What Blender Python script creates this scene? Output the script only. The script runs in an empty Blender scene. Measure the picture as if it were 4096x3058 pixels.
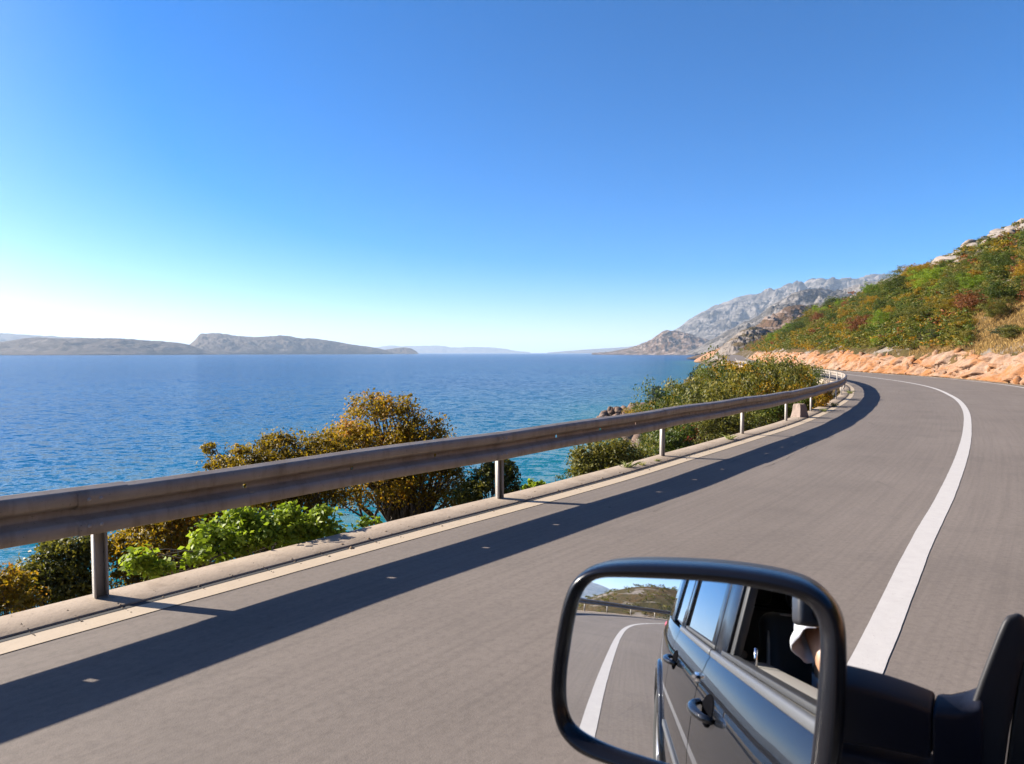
import bpy, bmesh, math, random
import numpy as np
from mathutils import Vector, Matrix
random.seed(7); RNG = np.random.default_rng(7)
SC = bpy.context.scene; COL = SC.collection

# ---------------------------------------------------------------- camera
H = 1.63; F = 2730.0; CX = 2048.0; CY = 1529.0; HZ = 1412.0
PITCH = math.atan((CY - HZ) / F)
cd = bpy.data.cameras.new('camera'); cam = bpy.data.objects.new('camera', cd); COL.objects.link(cam)
cam.location = (0, 0, H); cam.rotation_euler = (math.pi / 2 - PITCH, 0, 0)
cd.sensor_width = 36; cd.lens = 36 * F / 4096; cd.clip_start = 0.02; cd.clip_end = 200000
cd.dof.use_dof = True; cd.dof.focus_distance = 9.0; cd.dof.aperture_fstop = 13
SC.camera = cam
# ---------------------------------------------------------------- sky, sun, exposure
SUN_AZ = math.radians(-76); SUN_EL = math.radians(27)          # azimuth from +Y towards +X
w = bpy.data.worlds.new('World'); SC.world = w; w.use_nodes = True
nt = w.node_tree; bg = nt.nodes['Background']
sky = nt.nodes.new('ShaderNodeTexSky'); sky.sky_type = 'NISHITA'; sky.sun_disc = False
sky.sun_elevation = SUN_EL; sky.sun_rotation = SUN_AZ
sky.altitude = 0; sky.air_density = 0.6; sky.dust_density = 0.9; sky.ozone_density = 3.0
hs = nt.nodes.new('ShaderNodeHueSaturation'); hs.inputs['Saturation'].default_value = 1.62; hs.inputs['Hue'].default_value = .503
nt.links.new(sky.outputs[0], hs.inputs['Color']); nt.links.new(hs.outputs[0], bg.inputs[0]); bg.inputs[1].default_value = 0.068
sl = bpy.data.lights.new('sun', 'SUN'); so = bpy.data.objects.new('sun', sl); COL.objects.link(so)
sl.energy = 5.0; sl.angle = math.radians(0.53); sl.color = (1.0, 0.91, 0.78)
sd = Vector((math.sin(SUN_AZ) * math.cos(SUN_EL), math.cos(SUN_AZ) * math.cos(SUN_EL), math.sin(SUN_EL)))
so.rotation_euler = sd.to_track_quat('Z', 'Y').to_euler()
SC.view_settings.view_transform = 'Standard'; SC.view_settings.look = 'None'
SC.view_settings.gamma = 1; SC.view_settings.exposure = 1.78
SC.cycles.use_denoising = True; SC.cycles.max_bounces = 8; SC.cycles.transparent_max_bounces = 8
SC.cycles.volume_bounces = 0

# ---------------------------------------------------------------- helpers
def ray(x, y):
    a = (x - CX) / F; b = -(y - CY) / F
    return np.array([a, math.cos(PITCH) + b * math.sin(PITCH), -math.sin(PITCH) + b * math.cos(PITCH)])
def at(x, y, depth):                       # a real point at that many metres ahead
    d = ray(x, y); return np.array([0, 0, H]) + d * (depth / d[1])

def tag(o, label=None, cat=None, group=None, kind=None):
    if label: o['label'] = label
    if cat: o['category'] = cat
    if group: o['group'] = group
    if kind: o['kind'] = kind
    return o
def obj(name, me, parent=None, label=None, cat=None, group=None, kind=None):
    o = bpy.data.objects.new(name, me); COL.objects.link(o)
    if parent is not None: o.parent = parent
    return tag(o, label, cat, group, kind)
def empty(name, loc=(0, 0, 0), label=None, cat=None, group=None, parent=None):
    o = obj(name, None, parent, label, cat, group); o.location = loc; o.empty_display_size = .1
    return o
def mesh(name, V, Fs, mats, smooth=False, tone=None, midx=None):
    me = bpy.data.meshes.new(name)
    V = np.asarray(V, dtype=np.float64).reshape(-1, 3)
    if isinstance(Fs, np.ndarray):
        M, k = Fs.shape
        me.vertices.add(len(V)); me.vertices.foreach_set('co', V.ravel())
        me.loops.add(M * k); me.loops.foreach_set('vertex_index', Fs.ravel().astype(np.int32))
        me.polygons.add(M); me.polygons.foreach_set('loop_start', (np.arange(M) * k).astype(np.int32))
        me.polygons.foreach_set('loop_total', np.full(M, k, dtype=np.int32))
        me.update(calc_edges=True)
    else:
        me.from_pydata(V.tolist(), [], [tuple(f) for f in Fs])
    for m in (mats if isinstance(mats, (list, tuple)) else [mats]): me.materials.append(m)
    if smooth: me.polygons.foreach_set('use_smooth', np.ones(len(me.polygons), dtype=bool))
    if midx is not None: me.polygons.foreach_set('material_index', np.asarray(midx, dtype=np.int32))
    if tone is not None:
        a = me.attributes.new('tone', 'FLOAT', 'POINT'); a.data.foreach_set('value', np.asarray(tone, dtype=np.float32))
    me.validate(); me.update()
    return me
def grid_faces(nu, nv, closed_u=False):
    i = np.arange(nu if closed_u else nu - 1)[:, None]; j = np.arange(nv - 1)[None]
    a = i * nv + j; b = ((i + 1) % nu) * nv + j
    return np.stack([a, b, b + 1, a + 1], -1).reshape(-1, 4)
def join_np(parts):
    Vs, Fs, n = [], [], 0
    for V, Fc in parts:
        Vs.append(V); Fs.append(Fc + n); n += len(V)
    return np.vstack(Vs), np.vstack(Fs)
def box_np(c, s, R=None):
    V = np.array([[x, y, z] for x in (-.5, .5) for y in (-.5, .5) for z in (-.5, .5)]) * np.array(s)
    if R is not None: V = V @ np.array(R).T
    Fc = np.array([[0, 1, 3, 2], [4, 6, 7, 5], [0, 4, 5, 1], [2, 3, 7, 6], [0, 2, 6, 4], [1, 5, 7, 3]])
    return V + np.array(c), Fc
def bevel_mesh(me, wid, seg=2, ang=35):
    bm = bmesh.new(); bm.from_mesh(me)
    bmesh.ops.remove_doubles(bm, verts=bm.verts, dist=1e-5)
    es = [e for e in bm.edges if len(e.link_faces) == 2 and e.calc_face_angle(0) > math.radians(ang)]
    if es: bmesh.ops.bevel(bm, geom=es, offset=wid, segments=seg, affect='EDGES', profile=.5)
    bmesh.ops.recalc_face_normals(bm, faces=bm.faces)
    bm.to_mesh(me); bm.free()
    me.polygons.foreach_set('use_smooth', np.ones(len(me.polygons), dtype=bool)); me.update()
    return me
def tube_np(P, R, n=6):
    P = np.asarray(P, float); R = np.broadcast_to(np.asarray(R, float), (len(P),))
    out = []
    for i in range(len(P)):
        t = P[min(i + 1, len(P) - 1)] - P[max(i - 1, 0)]; t = t / (np.linalg.norm(t) + 1e-9)
        a = np.cross(t, [0.3, 0.1, 1.0] if abs(t[2]) < .9 else [1.0, 0.2, 0]); a /= np.linalg.norm(a); b = np.cross(t, a)
        th = np.arange(n) * 2 * math.pi / n
        out.append(P[i] + R[i] * (np.cos(th)[:, None] * a + np.sin(th)[:, None] * b))
    V = np.stack(out, 0)                                   # rings x n
    f = []
    for i in range(len(P) - 1):
        for k in range(n):
            f.append([i * n + k, i * n + (k + 1) % n, (i + 1) * n + (k + 1) % n, (i + 1) * n + k])
    return V.reshape(-1, 3), np.array(f)

# numpy noise
def _h(ix, iy, iz, seed):
    n = (ix.astype(np.int64) * 374761393 + iy.astype(np.int64) * 668265263 + iz.astype(np.int64) * 2147483647 + seed * 1274126177) & 0xffffffff
    n = ((n ^ (n >> 13)) * 1274126177) & 0xffffffff
    n = (n ^ (n >> 16)) & 0xffffffff
    return n / 4294967295.0
def noise2(x, y, seed=0):
    x = np.asarray(x, float); y = np.asarray(y, float)
    xi = np.floor(x); yi = np.floor(y); fx = x - xi; fy = y - yi
    fx = fx * fx * (3 - 2 * fx); fy = fy * fy * (3 - 2 * fy); z = np.zeros_like(xi)
    a = _h(xi, yi, z, seed); b = _h(xi + 1, yi, z, seed); c = _h(xi, yi + 1, z, seed); d = _h(xi + 1, yi + 1, z, seed)
    return (a * (1 - fx) + b * fx) * (1 - fy) + (c * (1 - fx) + d * fx) * fy
def fbm(x, y, seed=0, o=4, g=.5):
    s = 0; a = 1; t = 0; k = 1.0
    for i in range(o):
        s = s + a * (noise2(x * k, y * k, seed + i * 17) - .5); t += a; a *= g; k *= 2.03
    return s / t * 2
def ridged(x, y, seed=0, o=4):
    s = 0; a = 1; t = 0; k = 1.0
    for i in range(o):
        s = s + a * (1 - np.abs(2 * noise2(x * k, y * k, seed + i * 31) - 1)); t += a; a *= .5; k *= 2.1
    return s / t
def cells2(x, y, seed=0):
    """Worley: returns distance to nearest point, id hash, local offset of the nearest point."""
    xi = np.floor(x); yi = np.floor(y); z = np.zeros_like(xi)
    best = np.full(x.shape, 9.0); hid = np.zeros_like(x); ox = np.zeros_like(x); oy = np.zeros_like(x); sec = np.full(x.shape, 9.0)
    for dx in (-1, 0, 1):
        for dy in (-1, 0, 1):
            px = xi + dx + _h(xi + dx, yi + dy, z, seed); py = yi + dy + _h(xi + dx, yi + dy, z + 1, seed)
            d = np.hypot(x - px, y - py); m = d < best
            sec = np.where(m, best, np.minimum(sec, d)); best = np.where(m, d, best)
            hid = np.where(m, _h(xi + dx, yi + dy, z + 2, seed), hid); ox = np.where(m, x - px, ox); oy = np.where(m, y - py, oy)
    return best, sec, hid, ox, oy
def smooth(a, b, x):
    t = np.clip((x - a) / (b - a), 0, 1); return t * t * (3 - 2 * t)
def spline(P, step=.5):
    P = np.asarray(P, float); n = len(P)
    E = np.vstack([2 * P[0] - P[1], P, 2 * P[-1] - P[-2]]); out = []
    for i in range(n - 1):
        p0, p1, p2, p3 = E[i:i + 4]
        def tj(t, a, b): return t + max(np.linalg.norm(b - a), 1e-6) ** .5
        t0 = 0; t1 = tj(t0, p0, p1); t2 = tj(t1, p1, p2); t3 = tj(t2, p2, p3)
        t = np.linspace(t1, t2, 24, endpoint=False)[:, None]
        A1 = (t1 - t) / (t1 - t0) * p0 + (t - t0) / (t1 - t0) * p1; A2 = (t2 - t) / (t2 - t1) * p1 + (t - t1) / (t2 - t1) * p2
        A3 = (t3 - t) / (t3 - t2) * p2 + (t - t2) / (t3 - t2) * p3
        B1 = (t2 - t) / (t2 - t0) * A1 + (t - t0) / (t2 - t0) * A2; B2 = (t3 - t) / (t3 - t1) * A2 + (t - t1) / (t3 - t1) * A3
        out.append((t2 - t) / (t2 - t1) * B1 + (t - t1) / (t2 - t1) * B2)
    out = np.vstack(out + [P[-1:]])
    L = np.concatenate([[0], np.cumsum(np.linalg.norm(np.diff(out, axis=0), axis=1))])
    if step is None: return out, L
    s = np.linspace(0, L[-1], max(2, int(L[-1] / step) + 1))
    return np.stack([np.interp(s, L, out[:, k]) for k in range(out.shape[1])], 1)
def tangents(P):
    T = np.gradient(P, axis=0); return T / np.linalg.norm(T, axis=1)[:, None]
def left_of(P):
    T = tangents(P[:, :2]); return np.stack([-T[:, 1], T[:, 0]], 1)

# ---------------------------------------------------------------- materials
MAT = {}
class NB:
    def __init__(s, name):
        s.m = bpy.data.materials.new(name); s.m.use_nodes = True; s.t = s.m.node_tree
        s.gain = .62; s.b = s.t.nodes['Principled BSDF']; s.out = s.t.nodes['Material Output']; MAT[name] = s.m
    def n(s, typ, **kw):
        x = s.t.nodes.new('ShaderNode' + typ)
        for k, v in kw.items(): setattr(x, k, v)
        return x
    def l(s, a, b): s.t.links.new(a, b)
    def coord(s, kind='Object', scale=None):
        c = s.n('TexCoord').outputs[kind]
        if scale is None: return c
        mp = s.n('Mapping'); mp.inputs['Scale'].default_value = scale if isinstance(scale, tuple) else (scale,) * 3
        s.l(c, mp.inputs[0]); return mp.outputs[0]
    def noise(s, vec, scale, detail=4, rough=.55, dist=0):
        x = s.n('TexNoise'); s.l(vec, x.inputs['Vector']); x.inputs['Scale'].default_value = scale
        x.inputs['Detail'].default_value = detail; x.inputs['Roughness'].default_value = rough; x.inputs['Distortion'].default_value = dist
        return x.outputs['Fac']
    def voro(s, vec, scale, feature='F1', out='Distance'):
        x = s.n('TexVoronoi'); x.feature = feature; s.l(vec, x.inputs['Vector']); x.inputs['Scale'].default_value = scale
        return x.outputs[out]
    def ramp(s, fac, stops, interp='LINEAR'):
        r = s.n('ValToRGB'); r.color_ramp.interpolation = interp; e = r.color_ramp.elements
        while len(e) < len(stops): e.new(.5)
        for k, (p, c) in zip(e, stops):
            k.position = p; k.color = tuple(c) + (1,) if len(c) == 3 else (c[0],) * 3 + (1,)
        s.l(fac, r.inputs[0]); return r.outputs[0]
    def mix(s, fac, a, b, typ='MIX'):
        x = s.n('Mix', data_type='RGBA', blend_type=typ)
        for v, k in ((fac, 0), (a, 6), (b, 7)):
            if hasattr(v, 'is_output'): s.l(v, x.inputs[k])
            else: x.inputs[k].default_value = v if k == 0 else tuple(v) + (1,)
        return x.outputs[2]
    def math(s, op, a, b=None):
        x = s.n('Math', operation=op)
        for v, k in ((a, 0), (b, 1)):
            if v is None: continue
            if hasattr(v, 'is_output'): s.l(v, x.inputs[k])
            else: x.inputs[k].default_value = v
        return x.outputs[0]
    def attr(s, name): return s.n('Attribute', attribute_name=name).outputs['Fac']
    def bump(s, h, strength=.5, dist=.02, chain=None):
        x = s.n('Bump'); x.inputs['Strength'].default_value = strength; x.inputs['Distance'].default_value = dist; s.l(h, x.inputs['Height'])
        if chain is not None: s.l(chain, x.inputs['Normal'])
        s.l(x.outputs[0], s.b.inputs['Normal']); return x.outputs[0]
    def set(s, **kw):
        for k, v in kw.items():
            i = s.b.inputs[{'color': 'Base Color', 'rough': 'Roughness', 'metal': 'Metallic', 'spec': 'Specular IOR Level', 'ior': 'IOR', 'coat': 'Coat Weight', 'coatr': 'Coat Roughness', 'trans': 'Transmission Weight', 'alpha': 'Alpha'}[k]]
            if k == 'color' and s.gain != 1: v = s.mix(1.0, v, (s.gain,) * 3, 'MULTIPLY') if hasattr(v, 'is_output') else tuple(c * s.gain for c in v)
            if hasattr(v, 'is_output'): s.l(v, i)
            else: i.default_value = tuple(v) + (1,) if isinstance(v, (tuple, list)) and len(v) == 3 else v
        return s
def flat(name, color, rough=.5, **kw):
    b = NB(name); b.gain = 1 if kw.get('metal') or max(color) < .1 else .62
    return b.set(color=color, rough=rough, **kw).m

def m_asphalt():
    b = NB('asphalt'); c = b.coord()
    big = b.noise(c, .35, 3); fine = b.noise(c, 110, 3, .7); sp = b.voro(c, 130)
    col = b.ramp(big, [(.3, (.188, .157, .137)), (.7, (.228, .192, .168))])
    col = b.mix(b.ramp(fine, [(.35, (.0,)), (.7, (.5,))]), col, (.27, .225, .193))
    col = b.mix(b.ramp(sp, [(.06, (.55,)), (.2, (0,))]), col, (.065, .055, .048))
    # thin sealed cracks with a shape of their own
    mp = b.coord('Object', (.55, .16, .5)); cr = b.voro(mp, 1.0, 'DISTANCE_TO_EDGE')
    warp = b.noise(c, 2.2, 5, .6)
    cr2 = b.math('ADD', cr, b.math('MULTIPLY', b.math('SUBTRACT', warp, .5), .09))
    gate = b.ramp(b.noise(c, .13, 2), [(.52, (0,)), (.62, (1,))])
    crk = b.math('MULTIPLY', b.ramp(b.math('ABSOLUTE', cr2), [(.0, (1,)), (.006, (0,))]), gate)
    col = b.mix(b.math('MULTIPLY', crk, .55), col, (.05, .045, .04))
    lat = b.attr('tone'); trk = b.ramp(lat, [(.08, (0,)), (.15, (1,)), (.20, (.1,)), (.33, (.9,)), (.42, (.1,)), (.56, (.1,)), (.64, (.9,)), (.72, (.1,)), (.86, (.8,)), (.93, (0,))])
    brk = b.ramp(b.noise(c, .6, 4), [(.35, (0,)), (.7, (1,))])
    col = b.mix(b.math('MULTIPLY', b.math('MULTIPLY', trk, brk), .40), col, (.12, .10, .087))
    cv = b.n('CombineXYZ'); b.l(b.math('MULTIPLY', lat, 150.0), cv.inputs[0]); sy_ = b.n('SeparateXYZ'); b.l(c, sy_.inputs[0]); b.l(b.math('MULTIPLY', sy_.outputs[1], .35), cv.inputs[1])
    stk = b.noise(cv.outputs[0], 1.0, 5, .65); col = b.mix(b.ramp(stk, [(.35, (.26,)), (.55, (0,))]), col, (.115, .097, .086)); col = b.mix(b.ramp(stk, [(.55, (0,)), (.75, (.22,))]), col, (.25, .215, .19))
    blo = b.noise(c, .9, 5, .6); col = b.mix(b.ramp(blo, [(.52, (0,)), (.70, (.35,))]), col, (.13, .112, .10))
    mid = b.noise(c, 22, 4, .75); col = b.mix(b.ramp(mid, [(.30, (.34,)), (.52, (0,))]), col, (.095, .080, .070)); col = b.mix(b.ramp(mid, [(.56, (0,)), (.75, (.32,))]), col, (.30, .255, .22))
    pt = b.ramp(b.voro(c, 1.3), [(.018, (.8,)), (.03, (0,))]); col = b.mix(pt, col, (.05, .043, .038))
    b.set(color=col, rough=b.ramp(fine, [(.3, (.78,)), (.7, (.92,))]), spec=.25)
    b.bump(b.math('ADD', b.math('MULTIPLY', fine, .7), sp), .25, .002)
def m_paint(name, colr, wear):
    b = NB(name); c = b.coord()
    n1 = b.noise(c, 9, 5, .65); n2 = b.noise(c, 80, 3, .7); st = b.noise(b.coord('Object', (14, 3, 1)), 3, 4)
    col = b.mix(b.ramp(n1, [(.35, (0,)), (.75, (.55,))]), colr, tuple(x * .82 for x in colr))
    chip = b.math('MULTIPLY', b.ramp(n2, [(.62, (0,)), (.70, (1,))]), b.ramp(st, [(.52, (0,)), (.66, (1,))]))
    col = b.mix(b.math('MULTIPLY', chip, wear), col, (.17, .155, .14))
    b.set(color=col, rough=.75, spec=.3); b.bump(n2, .35, .004)
def m_concrete():
    b = NB('concrete'); c = b.coord()
    n = b.noise(c, 1.4, 5); n2 = b.noise(c, 30, 4, .7); n3 = b.noise(c, 5, 5, .7)
    col = b.ramp(n, [(.3, (.36, .285, .215)), (.7, (.45, .36, .28))])
    col = b.mix(b.ramp(n3, [(.5, (0,)), (.72, (.6,))]), col, (.22, .16, .11))
    col = b.mix(b.ramp(n2, [(.55, (0,)), (.75, (.5,))]), col, (.20, .15, .11))
    b.set(color=col, rough=.9, spec=.2); b.bump(n2, .5, .008)
def m_steel(name, base, rust):
    b = NB(name); c = b.coord()
    n = b.noise(c, 3.0, 5, .65); n2 = b.noise(b.coord('Object', (1, 1, .25)), 9, 5, .7); n3 = b.noise(c, 45, 3, .6)
    col = b.ramp(n, [(.25, tuple(x * .8 for x in base)), (.75, tuple(x * 1.15 for x in base))])
    col = b.mix(b.ramp(n2, [(.48, (0,)), (.75, (.75,))]), col, rust)
    col = b.mix(b.ramp(n3, [(.66, (0,)), (.74, (.6,))]), col, (.09, .06, .04))
    b.set(color=col, rough=b.ramp(n2, [(.3, (.42,)), (.7, (.62,))]), metal=.12, spec=.45); b.bump(n3, .2, .003)
def m_rock(name, pale, warm, dark, s=1.0, warmth=(.42, .62), bumpd=.05):
    b = NB(name); c = b.coord()
    n = b.noise(c, .5 * s, 6, .6, .4); n2 = b.noise(c, 3.2 * s, 6, .65); n3 = b.noise(c, 14 * s, 5, .7)
    col = b.mix(b.ramp(n, [(warmth[0], (0,)), (warmth[1], (1,))]), pale, warm)
    col = b.mix(b.ramp(n2, [(.52, (0,)), (.72, (.75,))]), col, dark)
    col = b.mix(b.ramp(n3, [(.3, (.35,)), (.5, (0,))]), col, tuple(x * .45 for x in dark))
    b.set(color=col, rough=.92, spec=.15)
    b.bump(b.math('ADD', n2, b.math('MULTIPLY', n3, .6)), .8, bumpd)
def m_foliage(name, stops, trans=.38, rough=.55, hue=.0):
    b = NB(name); b.gain = 1; t = b.attr('tone'); r = b.n('ObjectInfo').outputs['Random']
    f = b.math('ADD', b.math('MULTIPLY', t, .72), b.math('MULTIPLY', r, .28))
    col = b.mix(1.0, b.ramp(f, stops), (.80, .80, .80), 'MULTIPLY')
    b.set(color=col, rough=rough, spec=.35)
    tr = b.n('BsdfTranslucent'); b.l(b.mix(.5, col, (.5, .42, .06), 'MULTIPLY') if False else col, tr.inputs[0])
    mx = b.n('MixShader'); mx.inputs[0].default_value = trans
    b.l(b.b.outputs[0], mx.inputs[1]); b.l(tr.outputs[0], mx.inputs[2]); b.l(mx.outputs[0], b.out.inputs[0])
def m_scrubland(name, sc, cols, rock, rock_amt, grass=None):
    """hill ground: low scrub, dry grass and bare limestone in patches."""
    b = NB(name); c = b.coord()
    n = b.noise(c, .05 * sc, 6, .62, .3); n2 = b.noise(c, .35 * sc, 6, .65); n3 = b.noise(c, 1.6 * sc, 5, .7)
    col = b.ramp(b.math('ADD', b.math('MULTIPLY', n, .55), b.math('MULTIPLY', n2, .45)), [(.32, cols[0]), (.45, cols[1]), (.54, cols[2]), (.66, cols[3])])
    col = b.mix(b.ramp(n3, [(.35, (.6,)), (.6, (0,))]), col, tuple(x * .45 for x in cols[0]))
    rk = b.noise(b.coord('Object', (.6, .6, 2.2)), .16 * sc, 7, .66, .6)
    rm = b.ramp(rk, [(rock_amt, (0,)), (rock_amt + .05, (1,))])
    rcol = b.mix(b.ramp(n3, [(.4, (0,)), (.65, (.7,))]), rock, tuple(x * .5 for x in rock))
    col = b.mix(rm, col, rcol)
    b.set(color=col, rough=.95, spec=.1); b.bump(b.math('ADD', n2, b.math('MULTIPLY', n3, .5)), .9, .6 / sc)
def m_sea():
    b = NB('sea_water'); b.gain = 1; c = b.coord()
    sh = b.attr('tone')
    col = b.ramp(sh, [(0.0, (.002, .056, .155)), (.30, (.002, .072, .140)), (.62, (.002, .092, .118)), (1.0, (.012, .125, .115))])
    big = b.noise(c, .006, 3); col = b.mix(b.ramp(big, [(.4, (0,)), (.65, (.5,))]), col, (.002, .036, .115))
    acc = None
    for sc_, det, amp in (((.10, .16, .1), 3, .30), ((.5, .8, .5), 5, 1.2), ((2.0, 2.9, 2.0), 4, .85)):
        x = b.n('TexNoise'); b.l(b.coord('Object', sc_), x.inputs['Vector']); x.inputs['Scale'].default_value = 1.0; x.inputs['Detail'].default_value = det; x.inputs['Roughness'].default_value = .6
        v = b.n('VectorMath', operation='MULTIPLY_ADD'); b.l(x.outputs['Color'], v.inputs[0]); v.inputs[1].default_value = (amp, amp * 1.15, 0); v.inputs[2].default_value = (-amp / 2, -amp * 1.15 / 2, 0)
        if acc is None: acc = v.outputs[0]
        else:
            a = b.n('VectorMath', operation='ADD'); b.l(acc, a.inputs[0]); b.l(v.outputs[0], a.inputs[1]); acc = a.outputs[0]
    a = b.n('VectorMath', operation='ADD'); b.l(acc, a.inputs[0]); a.inputs[1].default_value = (0, 0, 1)
    nn = b.n('VectorMath', operation='NORMALIZE'); b.l(a.outputs[0], nn.inputs[0]); 
    df = b.n('BsdfDiffuse'); b.l(col, df.inputs[0]); gs = b.n('BsdfGlossy'); gs.inputs['Roughness'].default_value = .10
    fr = b.n('Fresnel'); fr.inputs[0].default_value = 1.333; b.l(nn.outputs[0], fr.inputs[1]); b.l(nn.outputs[0], gs.inputs['Normal'])
    mx = b.n('MixShader'); b.l(b.math('MINIMUM', fr.outputs[0], .42), mx.inputs[0]); b.l(df.outputs[0], mx.inputs[1]); b.l(gs.outputs[0], mx.inputs[2]); b.l(mx.outputs[0], b.out.inputs[0])
def m_carpaint():
    b = NB('car_paint'); c = b.coord('Object')
    fl = b.noise(c, 900, 2); col = b.ramp(fl, [(.4, (.006, .007, .009)), (.7, (.013, .014, .018))])
    b.gain = 1; b.set(color=col, rough=.7, metal=.0, spec=.0, coat=1.0, coatr=.02)
def m_leather(name, color):
    b = NB(name); c = b.coord(); n = b.noise(c, 120, 3); b.set(color=color, rough=.6); b.bump(n, .3, .002)

m_asphalt(); m_paint('line_paint', (.60, .57, .55), 1.0); m_paint('edge_paint', (.56, .45, .33), 1.0); m_concrete()
m_steel('rail_steel', (.42, .355, .295), (.24, .17, .12)); m_steel('post_steel', (.52, .48, .44), (.40, .33, .28)); NB('tar').set(color=(.028, .026, .025), rough=.8); NB('crack_dirt').set(color=(.075, .062, .054), rough=.9)
m_rock('orange_rock', (.40, .275, .20), (.40, .18, .072), (.22, .10, .05), .9, (.40, .58), .09)
m_scrubland('knob_ground', .45, [(.06, .05, .022), (.10, .08, .035), (.15, .105, .055), (.19, .15, .10)], (.28, .24, .21), .44)
m_rock('limestone', (.31, .27, .24), (.27, .205, .16), (.15, .13, .11), .6, (.45, .7), .06)
m_rock('shore_rock', (.22, .165, .14), (.19, .12, .085), (.075, .06, .055), .9, (.4, .6), .1)
m_rock('marker_stone', (.36, .28, .24), (.33, .235, .19), (.22, .165, .135), 5, (.5, .75), .012)
m_rock('pale_earth', (.31, .25, .19), (.29, .19, .11), (.18, .13, .085), .7, (.42, .66), .06)
m_foliage('autumn_leaf', [(.1, (.10, .075, .007)), (.38, (.25, .175, .009)), (.62, (.36, .235, .010)), (.9, (.46, .20, .014))], .52)
m_foliage('olive_leaf', [(.1, (.050, .058, .010)), (.45, (.13, .13, .014)), (.7, (.21, .185, .022)), (.92, (.29, .235, .045))], .45)
m_foliage('bright_leaf', [(.1, (.08, .13, .008)), (.5, (.20, .29, .012)), (.9, (.34, .42, .035))], .5)
m_foliage('green_leaf', [(.1, (.026, .048, .006)), (.5, (.080, .115, .009)), (.9, (.16, .175, .016))], .42)
m_foliage('dark_leaf', [(.1, (.014, .026, .010)), (.5, (.032, .050, .016)), (.9, (.060, .080, .022))], .22)
m_foliage('rust_leaf', [(.1, (.10, .035, .012)), (.5, (.22, .075, .018)), (.9, (.32, .12, .03))], .38)
m_foliage('red_leaf', [(.1, (.14, .018, .010)), (.5, (.32, .040, .018)), (.9, (.42, .09, .03))], .4)
m_foliage('dry_grass', [(.1, (.26, .15, .045)), (.5, (.42, .26, .075)), (.9, (.52, .36, .13))], .35, .7)
m_foliage('green_grass', [(.1, (.10, .14, .03)), (.5, (.22, .24, .06)), (.9, (.42, .36, .12))], .35, .7)
flat('bark', (.075, .058, .045), .95)
m_scrubland('hill_ground', 1.0, [(.050, .044, .016), (.090, .072, .024), (.14, .090, .036), (.19, .115, .05)], (.31, .265, .23), .55)
m_scrubland('mid_hill', .22, [(.060, .046, .022), (.10, .068, .036), (.155, .090, .052), (.20, .125, .085)], (.32, .245, .205), .52)
m_scrubland('grey_mountain', .06, [(.055, .050, .042), (.085, .076, .066), (.13, .115, .10), (.17, .15, .135)], (.25, .225, .205), .50)
m_scrubland('island_ground', .06, [(.075, .058, .045), (.11, .083, .062), (.15, .11, .082), (.19, .145, .11)], (.22, .18, .15), .58)
m_sea(); m_carpaint()
flat('black_gloss', (.005, .005, .007), .22, spec=.3, coat=.12); flat('black_plastic', (.022, .022, .026), .36, spec=.45)
flat('arm_plastic', (.008, .009, .016), .5, spec=.22); flat('sail_plastic', (.020, .020, .023), .5, spec=.3); flat('rubber', (.010, .010, .011), .6); flat('recess_shade', (.004, .004, .005), 1.0, spec=.0)  # last one: dead matt black painted as shade behind the door handles
flat('chrome', (.72, .72, .72), .12, metal=1.0); flat('grey_trim', (.075, .077, .082), .42, spec=.4); flat('alloy', (.62, .62, .64), .28, metal=.9)
flat('cabin_grey', (.33, .31, .28), .8); flat('cabin_dark', (.016, .016, .019), .85); m_leather('seat_cloth', (.018, .018, .022))
flat('seat_piping', (.36, .35, .34), .7); flat('tyre', (.014, .014, .014), .85)
flat('mirror_silver', (.90, .92, .94), .004, metal=1.0)
b = NB('tinted_glass'); b.set(color=(.012, .014, .016), rough=.02, spec=.8, coat=1.0, coatr=.0)
b = NB('clear_glass'); b.set(color=(.75, .82, .80), rough=.0, trans=1.0, ior=1.45)
flat('skin', (.50, .27, .16), .5); flat('white_cotton', (.62, .63, .68), .85); flat('dark_denim', (.03, .035, .06), .9); flat('hair', (.02, .014, .010), .5)
flat('sign_blue', (.02, .10, .45), .45); flat('sign_white', (.75, .75, .75), .5); flat('red_plastic', (.45, .02, .05), .4)

# ================================================================ ROAD LAYOUT
SU, CU = .5948, .8039                              # car heading (unit vector), left = (-CU, SU)
def uv(u, v): return (SU * u - CU * v, CU * u + SU * v)
_ZU = np.array([(-400, 1.6), (-120, 1.2), (-60, .85), (-30, .6), (-18, .48), (-10, .34), (-5, .21), (-2, .1), (0, .03), (2, 0), (10, 0), (14, -.04),
                (18, -.11), (30, -.26), (38, -.36), (60, -.40), (3000, -.4)])
_us = np.arange(-400, 600, .25); _zs = np.interp(_us, _ZU[:, 0], _ZU[:, 1]); _k = np.hanning(15); _k /= _k.sum()
_zs = np.concatenate([_zs[:7], np.convolve(_zs, _k, 'valid'), _zs[-7:]])
def zr(X, Y): return np.interp(np.asarray(X) * SU + np.asarray(Y) * CU, _us, _zs)
REAR = [uv(u, v) for u, v in [(-110, -150), (-80, -85), (-65, -50), (-55, -30), (-47, -18), (-42, -12), (-36, -7), (-30, -3.2), (-25, -1.3), (-21, -.3), (-17, .2), (-13, .42), (-9, .52), (-5, .58), (0, .59)]]
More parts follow.
